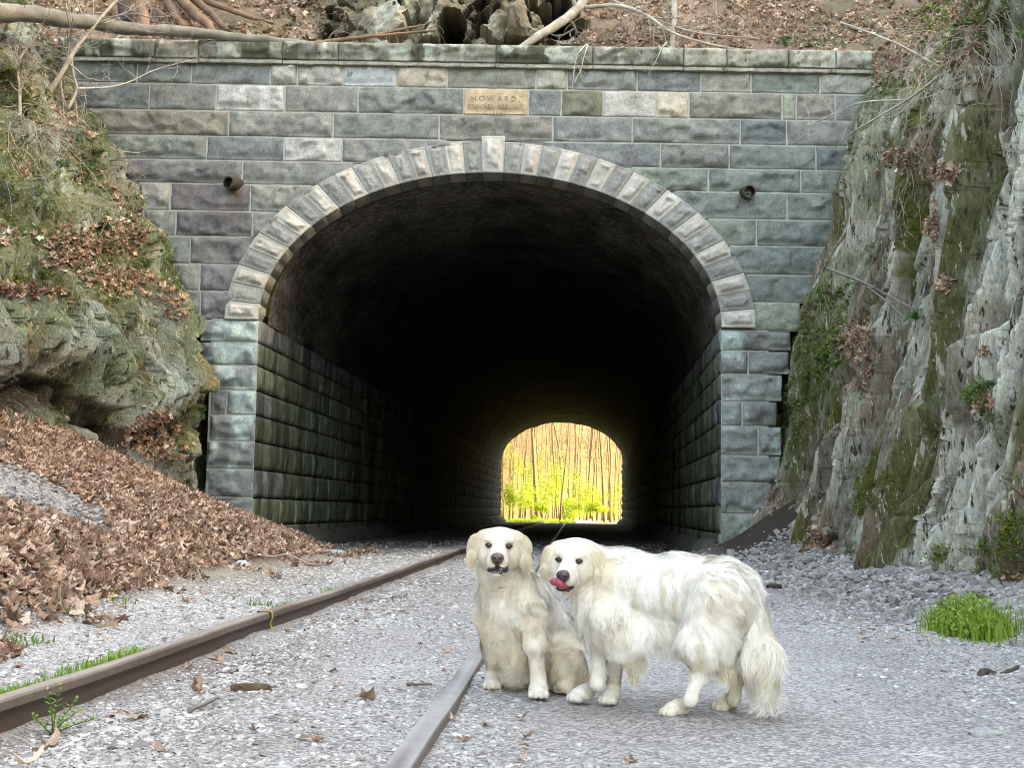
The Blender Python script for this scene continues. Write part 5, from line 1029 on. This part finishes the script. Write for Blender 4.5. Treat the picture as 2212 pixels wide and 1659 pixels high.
body += [cap(Q_(1146, 1325, 5.78), Q_(1158, 1395, 5.72), .060, .044, .04, .035, (.1, 0, -1), .30), cap(Q_(1158, 1395, 5.72), Q_(1162, 1462, aR[1]+.03), .040, .029, .02, .010, dn, .14), cap(Q_(1162, 1462, aR[1]+.03), aR+[0, .015, .01], .029, .033, .02, .009, dn, .08),
         cap(Q_(1064, 1325, 5.86), Q_(1066, 1400, 5.90), .060, .046, .04, .035, (0, 0, -1), .25), cap(Q_(1066, 1400, 5.90), Q_(1067, 1452, aL[1]+.03), .040, .031, .02, .012, dn, .20), cap(Q_(1067, 1452, aL[1]+.03), aL+[0, .015, .01], .031, .033, .02, .010, dn, .16),
         cap(Q_(1108, 1395, 5.88), Q_(1112, 1432, 5.88), .050, .040, .04, .085, (.15, -.1, -1), .34), cap(Q_(1090, 1390, 5.88), Q_(1092, 1425, 5.88), .045, .035, .04, .075, (0, -.1, -1), .26),
         cap(Q_(1200, 1400, 6.08), Q_(1228, 1440, 5.88), .105, .070, .05, .05, (-.2, -.1, -1), .45), cap(Q_(1228, 1440, 5.88), Q_(1222, 1478, 5.82), .060, .035, .04, .045, (-.15, -.3, -1), .60), ell(Q_(1190, 1455, 6.02), (.11, .12, .07), .05, .05, (-.3, -.1, -1), .6),
         cap(Q_(1110, 1410, 6.12), Q_(1120, 1458, 6.02), .095, .05, .05, .05, (-.2, -.1, -1), .45), cap(Q_(1245, 1450, 6.15), Q_(1262, 1462, 6.15), .05, .035, .04, .05, (.3, .2, -1), .5), cap(Q_(1255, 1478, 6.32), Q_(1282, 1480, 6.36), .030, .018, .02, .04, (1, 0, -.2), .0)]
pH, aH = paw(1216, 1499, -.3, -1, w=.036, l=.05, hgt=.024, L=.012, c=.65); body += pH
eyesA = [WA(g*.040, -.079, -.004) for g in (-1, 1)]
baldA = [(q, .0140, np.array([.16, .12, .09])) for q in eyesA]+[(WA(0, -.17, -.05), .026, np.array([.16, .12, .11])), (WA(.004, -.142, -.092), .028, np.array([.05, .035, .03])), (WA(.026, -.128, -.094), .020, np.array([.05, .035, .03])), (WA(-.024, -.128, -.098), .017, np.array([.05, .035, .03]))]
orA = G(1110, 1500)
bbp = [pr_[1] for pr_ in pr+body]; lo, hi = np.min(bbp, 0)-.16, np.max(bbp, 0)+.16; lo[2] = -.02
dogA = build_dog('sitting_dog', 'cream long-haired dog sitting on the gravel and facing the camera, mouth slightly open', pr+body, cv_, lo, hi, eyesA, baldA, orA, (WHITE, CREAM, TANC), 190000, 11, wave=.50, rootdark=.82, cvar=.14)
face(dogA, WA, RA, sA, (.15, .085, .085))
WA2 = lambda x, y, z: WA(x, y, z-.010)
lipf = sdf_all([ell(WA2(.002, -.147, -.084), np.array([.036, .019, .011]), .006, R=RA), ell(WA2(.032, -.126, -.082), np.array([.013, .028, .016]), .006, R=RA), ell(WA2(-.028, -.128, -.088), np.array([.013, .028, .010]), .006, R=RA), ell(WA2(0, -.160, -.062), np.array([.009, .011, .014]), .006, R=RA)], [ell(WA2(.005, -.168, -.084), np.array([.022, .014, .0045]), .004, R=RA)])
c_ = WA2(0, -.14, -.08); V, Q = nets(lipf, c_-.07, c_+.07, .002); mk('lips', V, Q, M['nose'], dogA, (.028, .020, .020))
sph('tongue', WA2(.004, -.148, -.086), (.018, .012, .003), 'tongue', (.26, .09, .09), dogA, RA)
tg = Acc()
for k, (x, z, hh) in enumerate(((-.013, -.094, .004), (-.006, -.095, .004), (.001, -.095, .004), (.008, -.095, .004), (.016, -.093, .006), (.018, -.078, -.005), (.012, -.079, -.003))):
    b_ = WA2(x, -.163, z); V, F_ = tube(np.array([b_, b_+RA@np.array([0, 0, hh])]), [.0026, .0008], 6); tg.add(V, F_, (.75, .72, .62))
tg.build('teeth', M['tooth'], dogA)
sph('chin', WA2(.0, -.134, -.106), (.020, .020, .009), 'skin', (.78, .70, .58), dogA, RA)
# collar glimpsed in the ruff
def collar(e, ce, ru, ax, w, col):
    ax = np.array(ax)/np.linalg.norm(ax); s = np.cross(ax, [0, 1., 0]); s /= np.linalg.norm(s); t = np.cross(ax, s); a = np.linspace(0, 2*np.pi, 48); Pg = np.stack([np.stack([ce+ax*q*w+(s*math.cos(x)*ru[0]+t*math.sin(x)*ru[1])*(1+.02*(1-q*q)) for q in (-1, -.4, .4, 1)]) for x in a]); V, q = grid(Pg); mk('collar', V, q, M['cloth'], e, col)
collar(dogA, Q_(1090, 1258, 5.84), (.104, .102), (.12, -.25, 1), .010, (.30, .29, .25))
# ---- standing dog
YB = 5.42; hB = P(1239, 1201, YB); RB = hframe(math.radians(16), math.radians(9), math.radians(-3)); sB = .98
pr, cv_, WB = head_prims(hB, RB, sB, .08)
bk = (.8, -.1, -.6); sd_f = (.35, -.1, -1)
body = [cap(Q_(1277, 1230, 5.53), Q_(1340, 1262, 5.55), .096, .125, .06, .045, (.7, 0, -.8), .05), ell(Q_(1335, 1282, 5.52), (.15, .135, .155), .06, .045, sd_f, .02), cap(Q_(1355, 1275, 5.50), Q_(1470, 1276, 5.40), .144, .130, .06, .032, sd_f, .0), cap(Q_(1470, 1276, 5.40), Q_(1550, 1288, 5.32), .130, .132, .06, .030, sd_f, .02),
        ell(Q_(1558, 1285, 5.30), (.130, .125, .135), .05, .05, (.5, 0, -1), .08), ell(Q_(1290, 1320, 5.48), (.085, .10, .12), .05, .06, (.1, 0, -1), .05), ell(Q_(1330, 1345, 5.48), (.10, .12, .10), .05, .07, (.15, 0, -1), .08)]
pN, aN = paw(1312, 1523, -.45, -1, w=.034, l=.040, c=.05); pF, aF = paw(1243, 1517, -1, -.55, w=.036, l=.052, c=.03)
pHn, aHn = paw(1446, 1549, -1, -.35, w=.034, l=.052, c=.12); pHf, aHf = paw(1556, 1537, -.9, -.5, w=.034, l=.044, c=.28)
body += pN+pF+pHn+pHf
body += [cap(Q_(1318, 1330, 5.40), Q_(1330, 1400, 5.42), .070, .048, .05, .04, (.4, 0, -1), .10), cap(Q_(1330, 1400, 5.42), Q_(1326, 1475, aN[1]+.03), .040, .025, .02, .012, (.2, 0, -1), .12), cap(Q_(1326, 1475, aN[1]+.03), aN+[.01, .015, .01], .024, .028, .02, .009, dn, .08),
         cap(Q_(1296, 1335, 5.56), Q_(1299, 1400, 5.56), .062, .042, .05, .03, (.2, 0, -1), .10), cap(Q_(1299, 1400, 5.56), Q_(1290, 1476, 5.52), .036, .024, .02, .014, dn, .10), cap(Q_(1290, 1476, 5.52), aF, .024, .026, .02, .009, dn, .04),
         # feathering behind the forelegs and belly
         cap(Q_(1345, 1395, 5.42), Q_(1362, 1450, 5.44), .035, .012, .03, .07, (.75, 0, -1), .18), cap(Q_(1365, 1370, 5.44), Q_(1375, 1410, 5.44), .06, .025, .04, .08, (.55, 0, -1), .12), cap(Q_(1375, 1350, 5.42), Q_(1465, 1360, 5.36), .065, .045, .05, .085, (.15, 0, -1), .06),
         # hind legs
         cap(Q_(1555, 1295, 5.22), Q_(1508, 1392, 5.17), .115, .074, .05, .05, (.35, 0, -1), .08), cap(Q_(1560, 1330, 5.22), Q_(1535, 1400, 5.20), .085, .060, .05, .07, (.35, 0, -1), .25), cap(Q_(1508, 1392, 5.17), Q_(1510, 1452, 5.18), .062, .030, .03, .025, (.3, 0, -1), .12), cap(Q_(1510, 1452, 5.18), Q_(1492, 1512, 5.16), .030, .021, .02, .012, (-.2, 0, -1), .12), cap(Q_(1492, 1512, 5.16), aHn, .021, .024, .02, .009, (-.6, 0, -1), .1),
         cap(Q_(1580, 1310, 5.38), Q_(1572, 1400, 5.36), .10, .062, .05, .06, (.2, 0, -1), .25), cap(Q_(1560, 1360, 5.20), Q_(1566, 1418, 5.22), .05, .03, .04, .08, (.1, 0, -1), .45), cap(Q_(1572, 1400, 5.36), Q_(1592, 1462, 5.36), .058, .030, .03, .025, dn, .42), cap(Q_(1592, 1462, 5.36), Q_(1586, 1510, 5.34), .029, .021, .02, .012, dn, .32), cap(Q_(1586, 1510, 5.34), aHf, .022, .024, .02, .010, dn, .28),
         # tail
         cap(Q_(1606, 1262, 5.26), Q_(1628, 1330, 5.24), .050, .042, .05, .05, (.3, 0, -1), .05), cap(Q_(1628, 1330, 5.24), Q_(1645, 1400, 5.22), .046, .054, .03, .09, (.12, 0, -1), .10), cap(Q_(1645, 1400, 5.22), Q_(1654, 1460, 5.22), .054, .042, .03, .10, (.0, 0, -1), .12), cap(Q_(1630, 1400, 5.23), Q_(1628, 1440, 5.23), .035, .025, .03, .09, (-.05, 0, -1), .2)]
eyesB = [WB(g*.040, -.079, -.004) for g in (-1, 1)]
baldB = [(q, .0140, np.array([.16, .12, .09])) for q in eyesB]+[(WB(0, -.17, -.05), .026, np.array([.16, .12, .11])), (WB(-.022, -.146, -.087), .024, np.array([.09, .05, .05]))]
orB = G(1440, 1530); bbp = [pr_[1] for pr_ in pr+body]; lo, hi = np.min(bbp, 0)-.17, np.max(bbp, 0)+.17; lo[2] = -.02
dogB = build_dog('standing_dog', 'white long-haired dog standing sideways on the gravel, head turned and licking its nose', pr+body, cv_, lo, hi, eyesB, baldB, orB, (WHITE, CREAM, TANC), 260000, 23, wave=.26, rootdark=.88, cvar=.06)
face(dogB, WB, RB, sB, (.10, .05, .055))
WB2 = lambda x, y, z: WB(x, y, z-.011)
tf = sdf_all([ell(WB2(-.024, -.176, -.060), np.array([.027, .014, .016]), .012, R=RB), ell(WB2(-.004, -.168, -.074), np.array([.014, .018, .014]), .015, R=RB), cap(WB2(.004, -.156, -.078), WB2(.016, -.142, -.098), .009, .007, .01)], [ell(WB2(-.026, -.195, -.056), np.array([.002, .008, .016]), .004, R=RB)])
c_ = WB2(-.015, -.155, -.08); V, Q = nets(tf, c_-.07, c_+.07, .002); mk('tongue', V, Q, M['tongue'], dogB, (.36, .06, .09))
lf = sdf_all([ell(WB2(-.006, -.146, -.090), np.array([.026, .018, .012]), .01, R=RB), ell(WB2(.024, -.126, -.088), np.array([.010, .030, .008]), .01, R=RB)]); V, Q = nets(lf, c_-.08, c_+.08, .0025); mk('lips', V, Q, M['nose'], dogB, (.03, .02, .022))
collar(dogB, Q_(1292, 1250, 5.50), (.113, .113), (1.0, -.1, -.38), .011, (.20, .21, .18))
